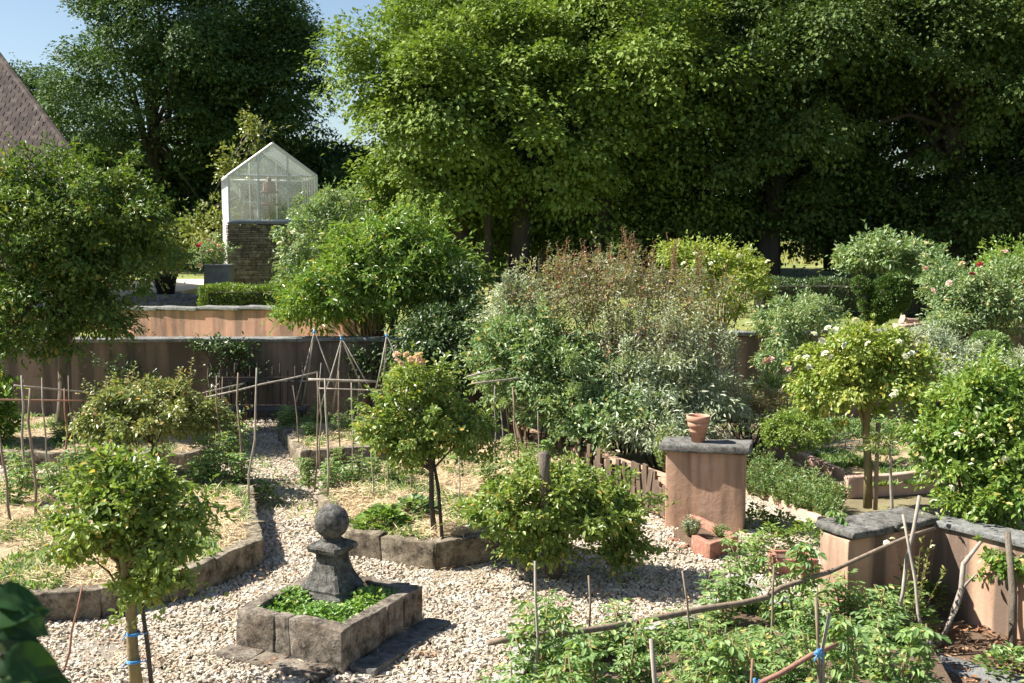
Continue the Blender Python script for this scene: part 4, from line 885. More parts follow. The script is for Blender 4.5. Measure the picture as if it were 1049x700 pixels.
plant('low_bush', 'low grey-leaved cushion between box bush and rose standard', 'shrub', (atY(862, 450, 16).x, 16, 0), [blob(868, 440, 16, 26, 12), blob(905, 445, 16.2, 24, 10)], 'herb', 80, .1, 60, .05, .02, 26)
tr_, cc = plant('iris_clump', 'pale pink flower heads and green blades before the dark wall', 'flowers', (atY(790, 405, 18).x, 18, 0), [blob(792, 398, 18, 14, 16)], 'herb', 20, .12, 50, .2, .02, 27)
for (a, b) in ((786, 370), (790, 368), (783, 372), (808, 378)): flower(tr_, atY(a, b, 18), .07, 'pinkpetal')
# white rose standard
Yr = 13.9; bpz = at(890, 512, .0)
tr_, cc = plant('rose_standard', 'yellow-green rose standard with white blooms on a bare trunk, at right', 'rose tree', (atY(889, 512, Yr).x, Yr, 0),
      [blob(882, 385, Yr, 62, 44), blob(850, 395, Yr, 36, 36), blob(920, 392, Yr, 40, 38), blob(885, 355, Yr, 40, 20)], 'roseyellow', 190, .14, 75, .06, .036, 28, trunk=(.05, .04, .02), tmat='greenbark', nb=20, kind='l')
for (a, b) in ((842, 349), (834, 342), (826, 366), (817, 367), (851, 366), (865, 354), (889, 352), (921, 350), (934, 362), (927, 365), (915, 405), (917, 401), (876, 328), (848, 336), (856, 338), (829, 376), (946, 346), (966, 364), (845, 362)): flower(tr_, atY(a, b, Yr-.78), .05, 'whitepetal')
tst = thing('support_post', 'pale round post tied beside the white rose trunk', 'post', (atY(892, 514, Yr-.1).x+.06, Yr-.1, 0)); p = tst.location
mb = MB(); mb.tube([p, p+Vector((0, 0, 1.1))], .028, 8); mb.build('post', 'stakewood', tst, True)

# standard A, near left, two stems
YA = 8.1
xa = atY(137, 700, YA).x
tr_, cc = plant('rose_standard', 'nearest two-stemmed standard at the lower left with blue ties', 'rose tree', (xa+.03, YA, 0),
      [blob(135, 530, YA, 62, 50), blob(95, 535, YA, 42, 42), blob(175, 540, YA, 42, 46), blob(130, 488, YA, 40, 24), blob(150, 590, YA, 40, 22), blob(75, 560, YA, 20, 20)], 'rose', 165, .1, 48, .06, .034, 41, trunk=(.043, .04, .014, atY(127, 560, YA)), tmat='greenbark', nb=60, kind='l', low=-.8, spr=1.3, fill=.05, shell=.35)
mb = MB(); mb.tube([(xa+.13, YA+.02, 0), atY(151, 660, YA+.03), atY(144, 612, YA+.03), atY(150, 560, YA)], [.018, .017, .016, .01], 7); mb.build('second_stem', 'darkbark', tr_, True)
for y in (650, 678):
    mb = MB(); c = atY(137, y, YA)
    for k in range(3): mb.lathe(c+Vector((0, 0, .008*k)), [(.047, -.004), (.051, 0), (.047, .004)], 14, cap=False)
    mb.tube([c+Vector((-.05, -.02, 0)), c+Vector((-.075, -.03, -.03))], .005, 5); mb.tube([c+Vector((.045, -.01, 0)), c+Vector((.1, 0, .01))], .005, 5); mb.build('tie', 'bluetwine', tr_)
# standard B, back left
YB = 14.6
(sa, smb) = shoots([atY(x, y, YB) for x, y in ((128, 395), (135, 398), (185, 395), (192, 398), (180, 400), (100, 410))], 16, .26, .06, .035, 4, spread=.3, per=12)
tr_, cc = plant('rose_standard', 'wide low-domed standard in the left bed among the stakes', 'rose tree', (atY(158, 480, YB).x, YB, .2), [blob(155, 430, YB, 62, 32), blob(115, 435, YB, 36, 26), blob(200, 432, YB, 34, 28), blob(155, 408, YB, 50, 16)], 'quince', 150, .13, 75, .062, .036, 42, trunk=(.045, .035, .016), nb=18, kind='l', extra=[sa]); smb.build('shoot_stems', 'redwood', tr_)
# standard C, middle
YC = 11.7
tr_, cc = plant('rose_standard', 'slim round-headed standard in the middle bed with faded pink cluster on top', 'rose tree', (atY(445, 552, YC).x, YC, .25), [blob(438, 430, YC, 50, 42), blob(400, 440, YC, 30, 30), blob(475, 440, YC, 30, 34), blob(435, 392, YC, 36, 20), blob(420, 464, YC, 32, 16)], 'rose', 170, .11, 62, .055, .03, 43, trunk=(.03, .026, .014), tmat='darkbark', nb=34, kind='l', spr=1.2, shell=.4)
rg = random.Random(4)
for k in range(16): flower(tr_, atY(416+rg.uniform(-16, 18), 369+rg.uniform(-7, 6), YC-.3+rg.uniform(-.1, .1)), .042, 'pinkpetal')
mb = MB(); mb.tube([at(453, 555, .28), atY(449, 500, YC+.03), atY(441, 455, YC)], [.02, .02, .014], 7); mb.build('second_stem', 'darkbark', tr_, True)
# standard D
YD = 10.9
tr_, cc = plant('rose_standard', 'broad spreading standard with cut stub on top, in front of the pier', 'rose tree', (atY(566, 605, YD).x, YD, 0), [blob(575, 525, YD, 66, 44), blob(520, 520, YD, 38, 38), blob(630, 530, YD, 38, 40), blob(575, 497, YD, 60, 20), blob(640, 560, YD, 24, 22), blob(545, 560, YD, 40, 26)], 'rose', 210, .11, 66, .06, .033, 44, trunk=(.075, .07, .016, atY(560, 500, YD)), nb=50, kind='l', spr=1.2, shell=.4)
mb = MB(); mb.tube([atY(561, 530, YD-.3), atY(558, 487, YD-.36), atY(557, 464, YD-.38)], [.06, .05, .058], 9); mb.build('cut_stub', 'bark', tr_, True)
# big bush at right edge
YE = 10.35
tr_, cc = plant('fruit_bush', 'large bush with cream flowers and yellow fruits over the right-hand wall', 'shrub', (atY(1035, 600, YE).x+.1, YE+.1, 0), [blob(1005, 470, YE, 50, 60), blob(1040, 440, YE, 48, 60), blob(965, 450, YE+.1, 32, 42), blob(1045, 515, YE-.5, 40, 58), blob(1010, 400, YE+.2, 46, 28), blob(985, 520, YE-.2, 22, 34), blob(1040, 575, YE-.95, 24, 24)], 'glossy', 230, .13, 56, .066, .036, 45, stems=26, kind='l', spr=1.2)
for (a, b) in ((981, 445), (1005, 447), (960, 528), (1016, 452), (975, 500), (1030, 470), (1000, 425), (945, 470), (1040, 500)): flower(tr_, atY(a, b, YE-.6), .04, 'whitepetal')
rg = random.Random(9); fm = MB(); fm.lathe((0, 0, 0), [(.017*math.sin(k*math.pi/6)+.0005, -.017*math.cos(k*math.pi/6)) for k in range(7)], 10); fme = fm.mesh('fruit', True); fme.materials.append(M['fruit'])
for k in range(16):
    o = bpy.data.objects.new('fruit', fme); C.objects.link(o); o.parent = tr_; o.matrix_parent_inverse = Matrix.Translation(tr_.location).inverted()
    o.location = atY(rg.uniform(955, 1045), rg.uniform(430, 540), YE-.5-rg.uniform(0, .12))
mb = MB(); mb.tube([at(1037, 672, .02), atY(1038, 610, 9.1), atY(1032, 545, 9.2)], [.035, .032, .025], 8); mb.build('trunk', 'bark', tr_, True)
# grey bent branch leaning on the right wall
bb = [at(962, 662, .03), atY(978, 625, 9.25), atY(985, 604, 9.25), atY(987, 578, 9.3), atY(1005, 555, 9.3)]
tb_ = thing('dead_branch', 'grey bent branch leaning on the sunlit wall at lower right', 'branch', bb[0]); mb = MB(); mb.tube(bb, [.03, .028, .026, .022, .014], 7); mb.tube([bb[2], atY(1000, 588, 9.2)], [.015, .006], 5); mb.build('branch', 'greywood', tb_, True)

# small sapling right of the rose standard
plant('sapling', 'small leaning pale sapling right of the white rose trunk', 'sapling', (atY(915, 525, 13).x, 13, 0), [blob(907, 455, 13, 15, 18)], 'yellowleaf', 14, .08, 22, .07, .022, 46, trunk=(.02, .013, .008), tmat='greywood', nb=6)

# ================================================================== STAKES, BARS, WIGWAMS
def stake(label, p, q, r=.016, mat='stakewood', group='garden stakes', name='wooden_stake', cat='stake', seed=0):
    rg = random.Random(int(p.x*991+q.z*77)+seed); r *= .8; t = thing(name, label, cat, p, group)
    pts = [p.lerp(q, s)+Vector((rg.uniform(-1, 1), rg.uniform(-1, 1), 0))*(p-q).length*.018*(0 < s < 1) for s in (0, .25, .5, .75, 1)]
    mb = MB(); mb.tube(pts, [r, r*rg.uniform(.9, 1.1), r*.95, r*.9, r*.8], 6); mb.build('pole', mat, t, True); return t
def vst(label, tx, ty, bx, by, z=.27, r=.016, mat='stakewood', seed=0):
    b = at(bx, by, z); b.z -= .05; stake(label, b, atY(tx, ty, b.y), r, mat, seed=seed)
GL = 'left bed'
for a in (('thick pale stake, leftmost of the crossed pair at the left edge', 22, 385, 27, 505, .02, 'greywood'), ('brown bent stake crossing the thick pale one at left', 31, 398, 36, 530, .022, 'stakewood'), ('thin pale stake third from the left edge', 43, 387, 50, 500, .014, 'greywood'),
          ('reddish stake fourth from the left edge', 66, 398, 69, 485, .018, 'redwood'), ('thin leaning stake left of the low-domed standard', 70, 385, 81, 482, .014, 'stakewood'), ('short stake leaning at the very left of the left bed', -1, 445, 12, 538, .02, 'stakewood'),
          ('thin stake just right of the low-domed standard', 222, 385, 226, 492, .013, 'stakewood'), ('taller brown stake on the path side of the low-domed standard', 244, 382, 247, 497, .018, 'stakewood'), ('leaning pale stake beside the path shadow', 263, 377, 255, 518, .017, 'greywood'), ('thinnest stake in front of the path', 228, 386, 229, 470, .01, 'stakewood'),
          ('first upright of the cane frame in the middle bed', 325, 382, 322, 500, .014, 'stakewood'), ('thick pale upright of the cane frame in the middle bed', 333, 388, 335, 512, .018, 'greywood'), ('slender brown upright of the cane frame', 347, 380, 349, 482, .012, 'stakewood'), ('pale upright at the right of the cane frame', 360, 392, 361, 486, .014, 'greywood'),
          ('short cane under the left of the round-headed standard', 381, 448, 382, 510, .012, 'greywood'), ('short cane left of the slim trunk', 397, 462, 398, 500, .012, 'stakewood'), ('tall upright right of the round-headed standard', 513, 378, 515, 462, .014, 'greywood'), ('leaning upright right of the round-headed standard', 525, 396, 531, 476, .016, 'stakewood'), ('thin upright by the left shoulder of the massed shrubs', 507, 395, 507, 470, .011, 'greywood'), ('short dark cane in the straw right of the slim trunk', 421, 490, 421, 505, .012, 'stakewood'), ('thin cane at the back of the middle bed', 537, 400, 540, 465, .011, 'stakewood'), ('tall cane by the first upright of the cane frame', 329, 372, 327, 478, .01, 'greywood'), ('cane standing behind the left bed edge by the path', 212, 400, 215, 470, .011, 'stakewood'), ('short bent cane in the straw under the cane frame', 372, 430, 370, 490, .01, 'stakewood'), ('short cane in the straw right of the slim trunk', 470, 470, 471, 515, .01, 'greywood'),
          ('cane leaning on the wigwam bed kerb', 300, 395, 306, 455, .011, 'stakewood'), ('thin cane between the wigwams', 368, 385, 366, 440, .01, 'greywood'), ('thin dark cane at the very left behind the reddish bar', 100, 392, 97, 450, .011, 'stakewood'), ('slim cane before the massed shrubs', 551, 420, 553, 478, .01, 'greywood')):
    lb, tx, ty, bx, by, r, mt = a; vst(lb, tx, ty, bx, by, .27, r, mt)
def barr(label, p, q, Y0, Y1, r=.016, mat='greywood', seed=0): stake(label, atY(p[0], p[1], Y0), atY(q[0], q[1], Y1), r, mat, 'cross bars tied to the stakes', 'cross_bar', 'cross bar', seed)
barr('pale upper bar of the frame at the left edge', (14, 395), (110, 404), 14.6, 15.2)
barr('reddish lower bar of the frame at the left edge', (-40, 409), (100, 411), 14.2, 14.6, .018, 'redwood')
barr('short pale bar emerging right of the low-domed standard', (208, 403), (250, 393), 15.2, 15.6)
barr('long rising bar across the path toward the cane frame', (212, 407), (326, 381), 14.8, 15.0, .018)
barr('thick top bar of the cane frame', (316, 389), (386, 391), 13.6, 13.6, .024)
barr('thin lower bar of the cane frame', (326, 398), (410, 401), 14, 14, .013)
barr('upper bar right of the round-headed standard', (478, 386), (516, 377), 15.6, 15.6, .016)
barr('lower bar right of the round-headed standard', (485, 393), (535, 387), 15.0, 15.2, .018)
def wigwam(label, apex, feet, Y, z=.27, r=.013):
    ap = atY(apex[0], apex[1], Y); t = thing('cane_wigwam', label, 'plant support', (ap.x, Y, z), 'cane wigwams in the back bed')
    for i, (fx, fy) in enumerate(feet):
        f = atY(fx, fy, Y+(-.5, .35, -.2, .5)[i % 4]); d = (ap-f); mb = MB(); mb.tube([f, f+d*.5+Vector((.01, 0, 0)), f+d*1.06], [r, r, r*.8], 6); mb.build('cane', 'greywood', t, True)
    mb = MB(); mb.lathe(ap, [(.02, -.02), (.028, 0), (.02, .02)], 10); mb.build('tie', 'bluetwine', t)
wigwam('tall cane wigwam with blue tie in the middle of the back bed', (350, 347), ((326, 425), (340, 428), (386, 412), (372, 402)), 17.6)
wigwam('cane wigwam nearest the bench, left in the back bed', (322, 340), ((303, 412), (309, 420), (346, 405)), 18.4)
wigwam('cane wigwam behind the round-headed standard', (396, 344), ((385, 400), (391, 405), (420, 400)), 18.4)
# dark grille/bench rack against the back wall
c = atY(268, 420, 19.9); c.z = 0
tk = thing('wooden_rack', 'shaded low rack of upright pickets before the back wall', 'rack', c)
for k in range(12):
    x = c.x-.75+k*.135; mb = MB(); mb.tube([(x, c.y, .05), (x+.01, c.y+.05, 1.0+.06*(k % 3))], .016, 5); mb.build('picket', 'darkbark', tk)
for z in (.35, .85): mb = MB(); mb.box((c.x, c.y-.04, z), (1.75, .03, .05)); mb.build('rail', 'darkbark', tk)
tn = thing('garden_bench', 'low black iron bench in shade at the end of the gravel path', 'bench', (c.x+.2, c.y-.8, 0))
mb = MB()
for k in range(4): mb.box((c.x+.2, c.y-.95+.11*k, .42), (1.5, .08, .03))
mb.build('seat', 'darkiron', tn)
mb = MB()
for k in range(11): mb.tube([(c.x-.5+.14*k, c.y-.56, .45), (c.x-.5+.14*k, c.y-.5, .85)], .01, 5)
mb.tube([(c.x-.55, c.y-.5, .86), (c.x+.95, c.y-.5, .86)], .016, 6); mb.build('backrest', 'darkiron', tn)
for sx in (-.5, .9):
    for sy in (-.95, -.6): mb = MB(); mb.tube([(c.x+sx, c.y+sy, 0), (c.x+sx, c.y+sy, .42)], .018, 6); mb.build('leg', 'darkiron', tn)
for i, (a, b, rx_, ry_, lb) in enumerate(((245, 385, 34, 26, 'sparse dark vine sprawling over the rack on the shaded wall'), (225, 358, 26, 10, 'trailing dry twigs over the coping of the dark wall'), (130, 400, 40, 30, 'dark climber on the wall behind the low-domed standard'), (375, 370, 26, 16, 'thin climber on the brown wall behind the wigwams'))):
    plant('wall_vine', lb, 'climber', (atY(a, b, 20.3).x, 20.35, 0), [blob(a, b, 20.4, rx_, ry_, 6)], 'yew', 22, .14, 26, .08, .04, 60+i, stems=14, spr=1.5)
# palings along the wall under the shrubs
tpf = thing('paling_fence', 'row of rough brown wooden palings along the foot of the massed shrubs', 'fence', (q0+q1)/2)
rg = random.Random(6)
for k in range(46):
    s = (k+rg.uniform(-.3, .3))/46; p = q0.lerp(q1, s)-pd*(.17+rg.uniform(0, .05)); h = .42+rg.uniform(-.2, .16)
    mb = MB(); mb.box((p.x, p.y, h/2+.05), (.03, .09+rg.uniform(-.02, .03), h), math.atan2(q1.y-q0.y, q1.x-q0.x)+math.pi/2, Matrix.Rotation(rg.uniform(-.12, .12), 3, 'X') @ Matrix.Rotation(rg.uniform(-.16, .16), 3, 'Y')); mb.build('pale', 'paling', tpf)
# wire hoops of the small right hand bed
tw = thing('wire_fence', 'low sagging wire fence on pale posts right of the box bush', 'fence', at(820, 470))
for (a, b, x2, y2) in ((826, 440, 820, 464), (866, 436, 866, 462), (905, 434, 908, 462)):
    p = at(x2, y2, .1); mb = MB(); mb.tube([p, atY(a, b, p.y)], .013, 6); mb.build('post', 'greywood', tw, True)
mb = MB()
for dy in (0, 8, 15):
    mb.tube([atY(826, 442+dy, 15.6), atY(846, 450+dy, 15.6), atY(866, 443+dy, 15.7), atY(886, 447+dy, 15.7), atY(906, 440+dy, 15.7)], .005, 4)
mb.build('wires', 'wire', tw)

# front stakes
for a in (('thin stake by the left end of the long branch', 603, 590, 607, 760, 8.1, .012, 'stakewood'), ('pale knobbly stake at the left of the tomato bed', 548, 575, 553, 780, 7.4, .013, 'greywood'), ('leaning thin stake crossing the long branch near its middle', 699, 585, 722, 740, 8.0, .011, 'stakewood'), ('short upright above the long branch beside the brick trough', 793, 580, 791, 700, 8.2, .013, 'stakewood'), ('stubby pale stake top at the bottom edge', 667, 655, 680, 800, 6.4, .02, 'greywood'),
          ('brown upright left of the blue-tied pair', 836, 612, 839, 780, 6.8, .015, 'stakewood'), ('pale leaning stake of the blue-tied pair', 850, 628, 832, 770, 6.8, .016, 'greywood'), ('red-brown stake tip at the bottom edge, left of the blue knot', 771, 675, 775, 800, 6.5, .013, 'redwood')):
    lb, tx, ty, bx, by, Y, r, mt = a; p = atY(bx, by, Y); tp_ = atY(tx, ty, Y); p = tp_+(p-tp_)*((tp_.z-.2)/(tp_.z-p.z)); stake(lb, p, tp_, r, mt)
pX = at(917, 640, .25); stake('thick pale pole of the crossed pair before the right pier', pX, atY(942, 508, pX.y+.05), .022, 'greywood', 'crossed poles')
pX = at(947, 662, .25); stake('thinner brown pole of the crossed pair before the right pier', pX, atY(925, 527, pX.y+.25), .017, 'greywood', 'crossed poles')
pts = [(500, 659, 7.5), (520, 655, 7.55), (560, 649, 7.7), (600, 646, 7.85), (640, 640, 8.0), (680, 632, 8.2), (720, 624, 8.4), (760, 618, 8.5), (785, 612, 8.6), (800, 602, 8.7), (850, 586, 8.9), (900, 563, 9.0), (935, 548, 9.1), (958, 541, 9.2)]
tbx = thing('long_branch', 'long crooked grey-brown branch lying across the tomato stakes', 'branch', atY(*pts[0])); mb = MB()
mb.tube([atY(a, b, c) for a, b, c in pts], [.022, .024, .026, .024, .027, .025, .027, .025, .024, .022, .02, .018, .016, .012], 8); mb.build('branch', 'stakewood', tbx, True)
mb = MB(); mb.tube([atY(640, 640, 8.0), atY(655, 650, 8.0)], [.012, .004], 5); mb.tube([atY(785, 612, 8.6), atY(792, 596, 8.6)], [.01, .003], 5); mb.build('twigs', 'stakewood', tbx, True)
pts = [(768, 705, 6.6), (800, 690, 6.7), (830, 672, 6.8), (858, 660, 6.9)]
tbx = thing('cross_bar', 'reddish bar with blue ties at the bottom edge', 'cross bar', atY(*pts[0])); mb = MB(); mb.tube([atY(a, b, c) for a, b, c in pts], [.018, .017, .017, .014], 8); mb.build('branch', 'redwood', tbx, True)
for (a, b, Y) in ((838, 668, 6.78), (773, 698, 6.58)):
    mb = MB(); c = atY(a, b, Y); rg = random.Random(a)
    for k in range(6):
        th0 = rg.uniform(0, 3); d1 = Vector((math.cos(th0), .3*math.sin(th0*2), math.sin(th0)))*.032
        mb.tube([c-d1+Vector((0, -.02, 0)), c+Vector((0, -.035, 0)), c+d1+Vector((0, -.02, 0))], .0045, 5)
    mb.tube([c, c+Vector((-.03, -.03, -.05))], .004, 5); mb.tube([c, c+Vector((.03, -.03, -.055))], .004, 5); mb.build('tie', 'bluetwine', tbx, True)
p = at(65, 690, 0); stake('dark stick leaning in the gravel at the lower left', p, atY(84, 602, p.y+.1), .013, 'redwood', 'garden stakes')

# ================================================================== TOMATO AND VEGETABLE PLANTS
def compound(P, D, rng, L):
    """a pinnate leaf: lateral leaflets and terminal one, returned as lists"""
    D = D/np.linalg.norm(D); S = np.cross(D, [0, 0, 1.]); S /= np.linalg.norm(S)+1e-6; out = []
    for k in range(1, 4):
        for s in (-1, 1): out.append((P+D*L*k/4-np.array([0, 0, .04*L*k*k/4]), D*.5+S*s*.9+np.array([0, 0, -.15]), L*.42))
    out.append((P+D*L*.9-np.array([0, 0, .1*L]), D+np.array([0, 0, -.35]), L*.5)); return out
def tomato_mesh(h, seed, L=.115, nl=44, spread=.24):
    rng = np.random.default_rng(seed); st = MB(); rec = []
    for s in range(4):
        a = rng.random()*6.28; b = np.array([math.cos(a)*.04, math.sin(a)*.04, 0]); tip = np.array([math.cos(a)*spread*rng.random(), math.sin(a)*spread*rng.random(), h*(.65+.4*rng.random())])
        mid = (b+tip)/2+rng.normal(size=3)*.05; st.tube([b, mid, tip], [.01, .008, .004], 5)
        for k in range(nl//2):
            u = .1+.9*k/(nl//2); p = (1-u)**2*b+2*u*(1-u)*mid+u*u*tip; an = k*2.4+rng.random(); rec += compound(p, np.array([math.cos(an), math.sin(an), .45*rng.random()+.1]), rng, L*(.6+.6*rng.random()))
    P = np.array([r[0] for r in rec]); D = np.array([r[1] for r in rec]); Ls = np.array([r[2] for r in rec]); D = D/np.linalg.norm(D, axis=1, keepdims=True)+rng.normal(size=P.shape)*.3; D[:, 2] -= .25; N = rng.normal(size=P.shape)*.6; N[:, 2] += .8
    V, Q = leafarr(P, D, N, Ls*1.1, Ls*.55, 'l'); return npmesh('foliage', V, Q), st.mesh('stems', True)
TM = []
for k in range(5):
    f_, s_ = tomato_mesh(.75, 200+k); f_.materials.append(M['tomato']); s_.materials.append(M['greenbark']); TM.append((f_, s_))
def tomato(label, p, h, k, group, sp=1.0, name='tomato_plant', cat='tomato plant'):
    t = thing(name, label, cat, p, group, rz=k*1.3); t.scale = (sp, sp, h/.75)
    for me, nm in zip(TM[k % 5], ('foliage', 'stems')):
        o = bpy.data.objects.new(nm, me); C.objects.link(o); o.parent = t
    return t
rg = random.Random(12)
front = []
def ordn(k): return ('first', 'second', 'third', 'fourth', 'fifth', 'sixth', 'seventh', 'eighth', 'ninth', 'tenth', 'eleventh', 'twelfth')[k]
FYX = [(7.5, 540), (6.9, 575), (7.3, 610), (6.7, 640), (7.5, 665), (7.0, 700), (7.8, 725), (7.2, 750), (8.0, 780), (6.9, 790), (7.6, 810), (8.3, 840), (7.2, 865), (7.9, 900), (8.5, 930), (8.9, 890), (9.0, 870), (9.0, 820), (8.2, 600), (8.3, 650), (8.5, 700), (8.9, 745), (7.4, 935), (8.0, 560), (9.3, 775), (8.9, 925), (6.9, 520)]
FL = [''] * len(FYX)
for nm_, lo_, hi_ in (('nearest the bottom edge', 0, 7.25), ('just in front of the long branch', 7.25, 8.1), ('behind the long branch', 8.1, 99)):
    for k_, i_ in enumerate(sorted([i for i, f in enumerate(FYX) if lo_ <= f[0] < hi_], key=lambda i: FYX[i][1]/1.0)): FL[i_] = ordn(k_)+' tomato plant from the left in the row '+nm_

for i, (a, b, Y, h) in enumerate(((540, 0, 7.5, 1.1), (575, 0, 6.9, .62), (610, 0, 7.3, .55), (640, 0, 6.7, .6), (665, 0, 7.5, .5), (700, 0, 7.0, .55), (725, 0, 7.8, .5), (750, 0, 7.2, .6), (780, 0, 8.0, .5), (790, 0, 6.9, .55), (810, 0, 7.6, .68), (840, 0, 8.3, .6), (865, 0, 7.2, .72), (900, 0, 7.9, .6), (930, 0, 8.5, .42), (890, 0, 8.9, .45), (870, 0, 9.0, .5), (820, 0, 9.0, .7), (600, 0, 8.2, .4), (650, 0, 8.3, .38), (700, 0, 8.5, .42), (745, 0, 8.9, .55), (935, 0, 7.4, .6), (560, 0, 8.0, .8), (775, 0, 9.3, .62), (925, 0, 8.9, .36), (520, 0, 6.9, .55))):
    x = (a-524.5)/F*Y; front.append(tomato(FL[i], (x, Y, .22), h*(.72+.24*(i*7 % 5)/2), i, 'tomato plants in the foreground bed', 1.08))
tomato('sprawling tomato plant against the pier-side kerb, by the brick trough', at(770, 590, .0), .5, 3, 'tomato plants near the brick trough', .9)
tomato('tomato plant with arching stems left of the right-hand pier', (atY(858, 600, 9.9).x, 9.9, .1), 1.0, 2, 'tomato plants near the brick trough', .9)
spots = [(12, 520, .42), (55, 512, .4), (30, 500, .4), (75, 500, .45), (225, 500, .5), (235, 478, .55), (215, 490, .45), (250, 498, .38), (200, 500, .35)]
for i, (a, b, h) in enumerate(spots):
    p = at(a, b, .24); tomato(('young tomato by the stake at the very left edge', 'young tomato at the foot of the thin pale stake', 'young tomato between the crossed stakes', 'young tomato under the reddish stake', 'young tomato right of the thin stake near the path', 'farthest young tomato of the path side of the left bed', 'young tomato in the shade of the low-domed standard', 'young tomato at the foot of the leaning path stake', 'leftmost young tomato right of the nearest standard')[i], p, h*1.35, i, 'young tomatoes of the left bed', 1.1)
for i, (a, b, h) in enumerate(((318, 500, .4), (335, 505, .42), (345, 495, .38), (362, 498, .36), (400, 498, .35), (385, 490, .3), (425, 492, .3), (505, 498, .35), (470, 480, .35), (540, 490, .35), (560, 475, .35), (520, 470, .35))):
    p = at(a, b, .24); tomato(('young tomato at the front corner of the middle bed', 'young tomato right of the thick pale upright', 'young tomato between two cane uprights', 'young tomato right of the cane frame', 'young tomato by the short cane left of the slim trunk', 'smallest young tomato behind the short canes', 'young tomato just left of the slim trunk', 'young tomato between slim trunk and cut-stub standard', 'young tomato under the right of the round-headed standard', 'young tomato beside the leaning right-hand upright', 'young tomato nearest the palings', 'young tomato at the back of the middle bed')[i], p, h*1.15, i+2, 'young tomatoes of the middle bed', .8)
for i, (a, b, h) in enumerate(((290, 440, .35), (300, 436, .4), (315, 450, .3), (330, 436, .5), (345, 446, .35), (360, 436, .55), (375, 448, .4), (390, 440, .5), (405, 440, .5))):
    p = at(a, b, .24); tomato(ordn(i)+' leafy vegetable in the wigwam bed, counting from the left', p, h, i+1, 'vegetables of the back bed', .95, 'vegetable_plant', 'vegetable')
for i, (a, b, h) in enumerate(((60, 455, .4), (100, 458, .4), (215, 455, .5), (232, 448, .45), (75, 448, .4))):
    p = at(a, b, .2); tomato(('leafy plant behind the reddish stake in the far left bed', 'leafy plant left behind the low-domed standard', 'leafy plant right behind the low-domed standard', 'leafy plant nearest the path in the far left bed', 'leafy plant by the wall in the far left bed')[i], p, h, i+1, 'plants of the far left bed', .95, 'vegetable_plant', 'vegetable')
# round-leaved clumps in the middle bed
def lowclump(label, p, r, h, n, mat, seed, L=.09, W=.07, name='leafy_clump', group=None):
    t = thing(name, label, 'plant', p, group); rng = np.random.default_rng(seed); a = rng.random(n)*6.28; rr = r*rng.random(n)**.6
    P = np.stack([p[0]+np.cos(a)*rr, p[1]+np.sin(a)*rr, p[2]+h*(1-(rr/r)**2)*(.4+.6*rng.random(n))+.02], 1); b = a+rng.normal(size=n)*.8
    D = np.stack([np.cos(b), np.sin(b), .3+.5*rng.random(n)], 1); N = rng.normal(size=(n, 3))*.3; N[:, 2] += 1
    V, Q = leafarr(P, D, N, L*(.6+.6*rng.random(n)), W, 'l'); link('foliage', npmesh('foliage', V, Q), mat, t); return t
lowclump('glossy low strawberry-like clump on the front edge of the middle bed', at(392, 540, .26), .3, .2, 260, 'glossy', 1)
lowclump('pale low clump left of the slim trunk in the middle bed', at(424, 527, .26), .25, .18, 220, 'greygreen', 2)
lowclump('dark weed tuft on the path edge beside the left bed', at(270, 520, .0), .22, .35, 330, 'boxwood', 3, .06, .03)
lowclump('leafy clump at the front left corner of the middle bed', at(345, 500, .2), .3, .25, 240, 'herb', 4, .08, .04)
lowclump('yellow-green clump right of the slim trunk in the middle bed', at(487, 525, .26), .28, .15, 240, 'roseyellow', 5, .06, .035)
# herb bed right of pier: many upright stems as tufts
k = 0
for row, lb in ((0, 'front'), (1, 'back')):
    for j in range(7):
        a = 772+j*13+row*6; b = 508+j*4.6-row*14; p = at(a, b, .05)
        tuft(('first', 'second', 'third', 'fourth', 'fifth', 'sixth', 'seventh')[j]+' green herb tuft from the pier, '+lb+' herb row', (p.x, p.y, .04), .2, .5-.02*j, 800, 'herb', 300+k, .055, .02, name='herb_plant', cat='herb')['group'] = 'herb row right of the pier'; k += 1
for i, (a, b) in enumerate(((775, 540), (800, 545), (825, 556), (790, 560))):
    p = at(a, b, 0); lowclump(('shaded green clump touching the right side of the pier', 'shaded green clump above the brick trough', 'rightmost shaded clump along the dark kerb', 'shaded clump nearest the small brick trough')[i], p, .22, .25, 260, 'boxwood', 20+i, .06, .03, group='shaded clumps right of the pier')
lowclump('small green weed in the leaf litter by the right wall', at(1035, 690, .03), .25, .2, 220, 'tomato', 31, .07, .04)
lowclump('leafy seedling cluster at the foot of the dark right pier', at(925, 640, .1), .25, .35, 260, 'tomato', 32, .09, .045)
lowclump('second leafy seedling cluster, in the shaded corner of the right walls', at(962, 622, .1), .2, .25, 160, 'glossy', 33, .07, .04)
# white flowers hanging before the right pier
tt = tuft('thin white-flowered stems rising before the right pier', (atY(935, 560, 9.3).x, 9.3, .2), .3, .9, 220, 'yellowleaf', 41, .05, .02, name='flowering_stems', cat='flowers')
for (a, b) in ((914, 552), (926, 541), (908, 556), (945, 527), (955, 560)): flower(tt, atY(a, b, 9.2), .03, 'whitepetal')
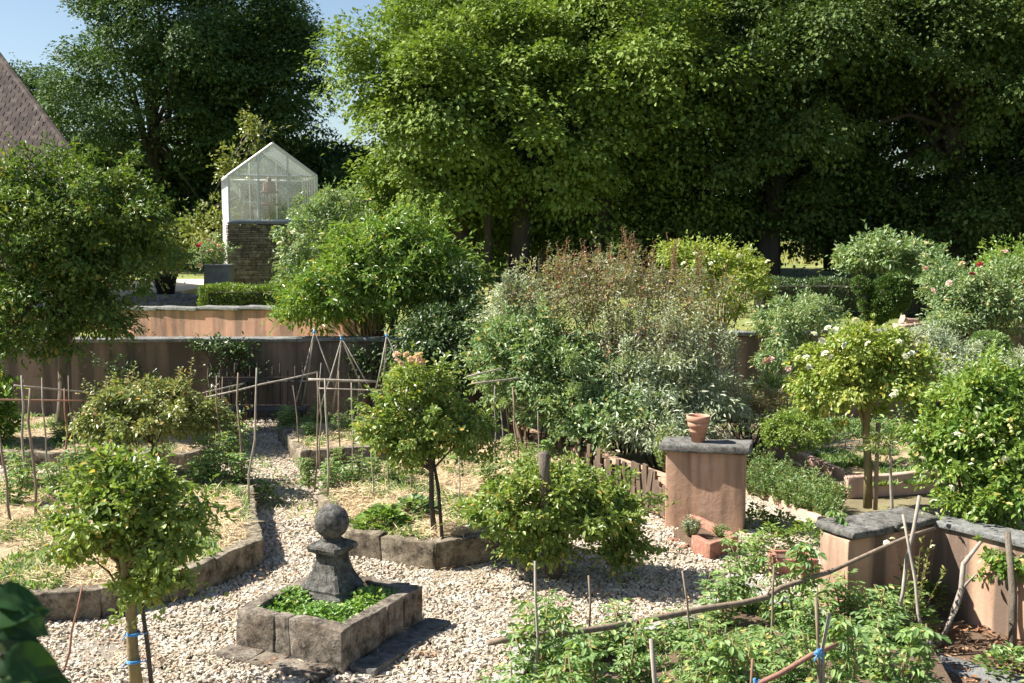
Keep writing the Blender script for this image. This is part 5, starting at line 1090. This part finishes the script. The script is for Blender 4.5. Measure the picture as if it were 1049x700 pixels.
# ground weeds: thin grass in beds and path margins
rng = np.random.default_rng(77); Ps = []
for poly, n, z in ((inset(bedL, .95), 16000, .27), (inset(bedC, .95), 10000, .27), (inset(bedBL, .95), 4000, .22), (inset(bedB, .95), 3000, .27), (px([(868, 500), (955, 497), (950, 462), (830, 462)], .1), 7000, .1), (px([(730, 448), (860, 492), (955, 455), (800, 425)]), 5000, .0), (inset(bedF, .95), 9000, .25)):
    P = sample(poly, n*2, rng); d = np.sin(P[:, 0]*3.1)*np.cos(P[:, 1]*2.7)+.4*np.sin(P[:, 0]*8+P[:, 1]*3); P = P[d > -.05][:n]; Ps.append(np.column_stack([P, np.full(len(P), z)]))
Pm = sample(lane, 2500, rng); e = np.abs(np.sin(Pm[:, 0]*2.2+Pm[:, 1])); Pm = Pm[e > .7]; Ps.append(np.column_stack([Pm, np.full(len(Pm), .01)]))
P = np.concatenate(Ps); n = len(P); a = rng.random(n)*6.28
V, Q = leafarr(P, np.stack([np.cos(a)*.7, np.sin(a)*.7, .4+rng.random(n)], 1), np.stack([-np.cos(a)*.5, -np.sin(a)*.5, .8+0*a], 1), .085*(.4+rng.random(n)), .024, 'd')
tag(link('weeds', npmesh('weeds', V, Q), 'tomato'), kind='stuff')
# soil/grass sheet of the right hand bed
mb = MB(); pr = px([(864, 504), (958, 498), (985, 470), (900, 452), (800, 452), (735, 448)], .0); mb.prism(pr, -.03, .1); tag(mb.build('bed_earth', 'bedsoil'), kind='structure')

# dark large leaves close to the camera, lower left
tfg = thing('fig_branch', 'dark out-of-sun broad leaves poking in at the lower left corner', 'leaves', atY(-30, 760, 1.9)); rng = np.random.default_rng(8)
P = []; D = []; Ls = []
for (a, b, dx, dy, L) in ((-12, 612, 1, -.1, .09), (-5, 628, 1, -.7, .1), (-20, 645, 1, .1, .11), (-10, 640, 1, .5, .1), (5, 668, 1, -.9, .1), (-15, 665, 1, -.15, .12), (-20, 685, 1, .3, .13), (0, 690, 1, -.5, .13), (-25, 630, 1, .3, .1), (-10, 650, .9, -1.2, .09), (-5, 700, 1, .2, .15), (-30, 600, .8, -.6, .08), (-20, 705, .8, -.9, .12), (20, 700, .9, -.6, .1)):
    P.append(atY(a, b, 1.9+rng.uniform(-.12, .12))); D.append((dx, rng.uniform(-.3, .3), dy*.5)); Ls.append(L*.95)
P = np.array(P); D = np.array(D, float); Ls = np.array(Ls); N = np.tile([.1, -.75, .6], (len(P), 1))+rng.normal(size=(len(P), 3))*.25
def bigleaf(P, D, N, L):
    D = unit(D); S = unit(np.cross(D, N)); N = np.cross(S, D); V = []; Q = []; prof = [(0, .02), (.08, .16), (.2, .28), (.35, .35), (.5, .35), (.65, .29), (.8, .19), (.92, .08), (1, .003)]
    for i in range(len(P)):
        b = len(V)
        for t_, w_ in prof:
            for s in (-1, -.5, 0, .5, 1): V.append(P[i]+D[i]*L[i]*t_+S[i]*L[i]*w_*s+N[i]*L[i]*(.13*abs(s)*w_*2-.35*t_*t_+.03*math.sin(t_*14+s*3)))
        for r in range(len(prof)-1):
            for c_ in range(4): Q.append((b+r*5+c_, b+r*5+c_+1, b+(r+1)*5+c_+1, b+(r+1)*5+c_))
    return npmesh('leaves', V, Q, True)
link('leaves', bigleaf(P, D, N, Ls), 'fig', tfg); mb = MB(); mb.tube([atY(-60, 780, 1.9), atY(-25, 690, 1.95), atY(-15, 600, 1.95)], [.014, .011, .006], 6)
for p in P: mb.tube([atY(-25, 690, 1.95), p], [.004, .003], 4)
mb.build('stem', 'darkbark', tfg, True)
for o in bpy.data.objects:
    if o.parent and 'category' in o: del o['category']
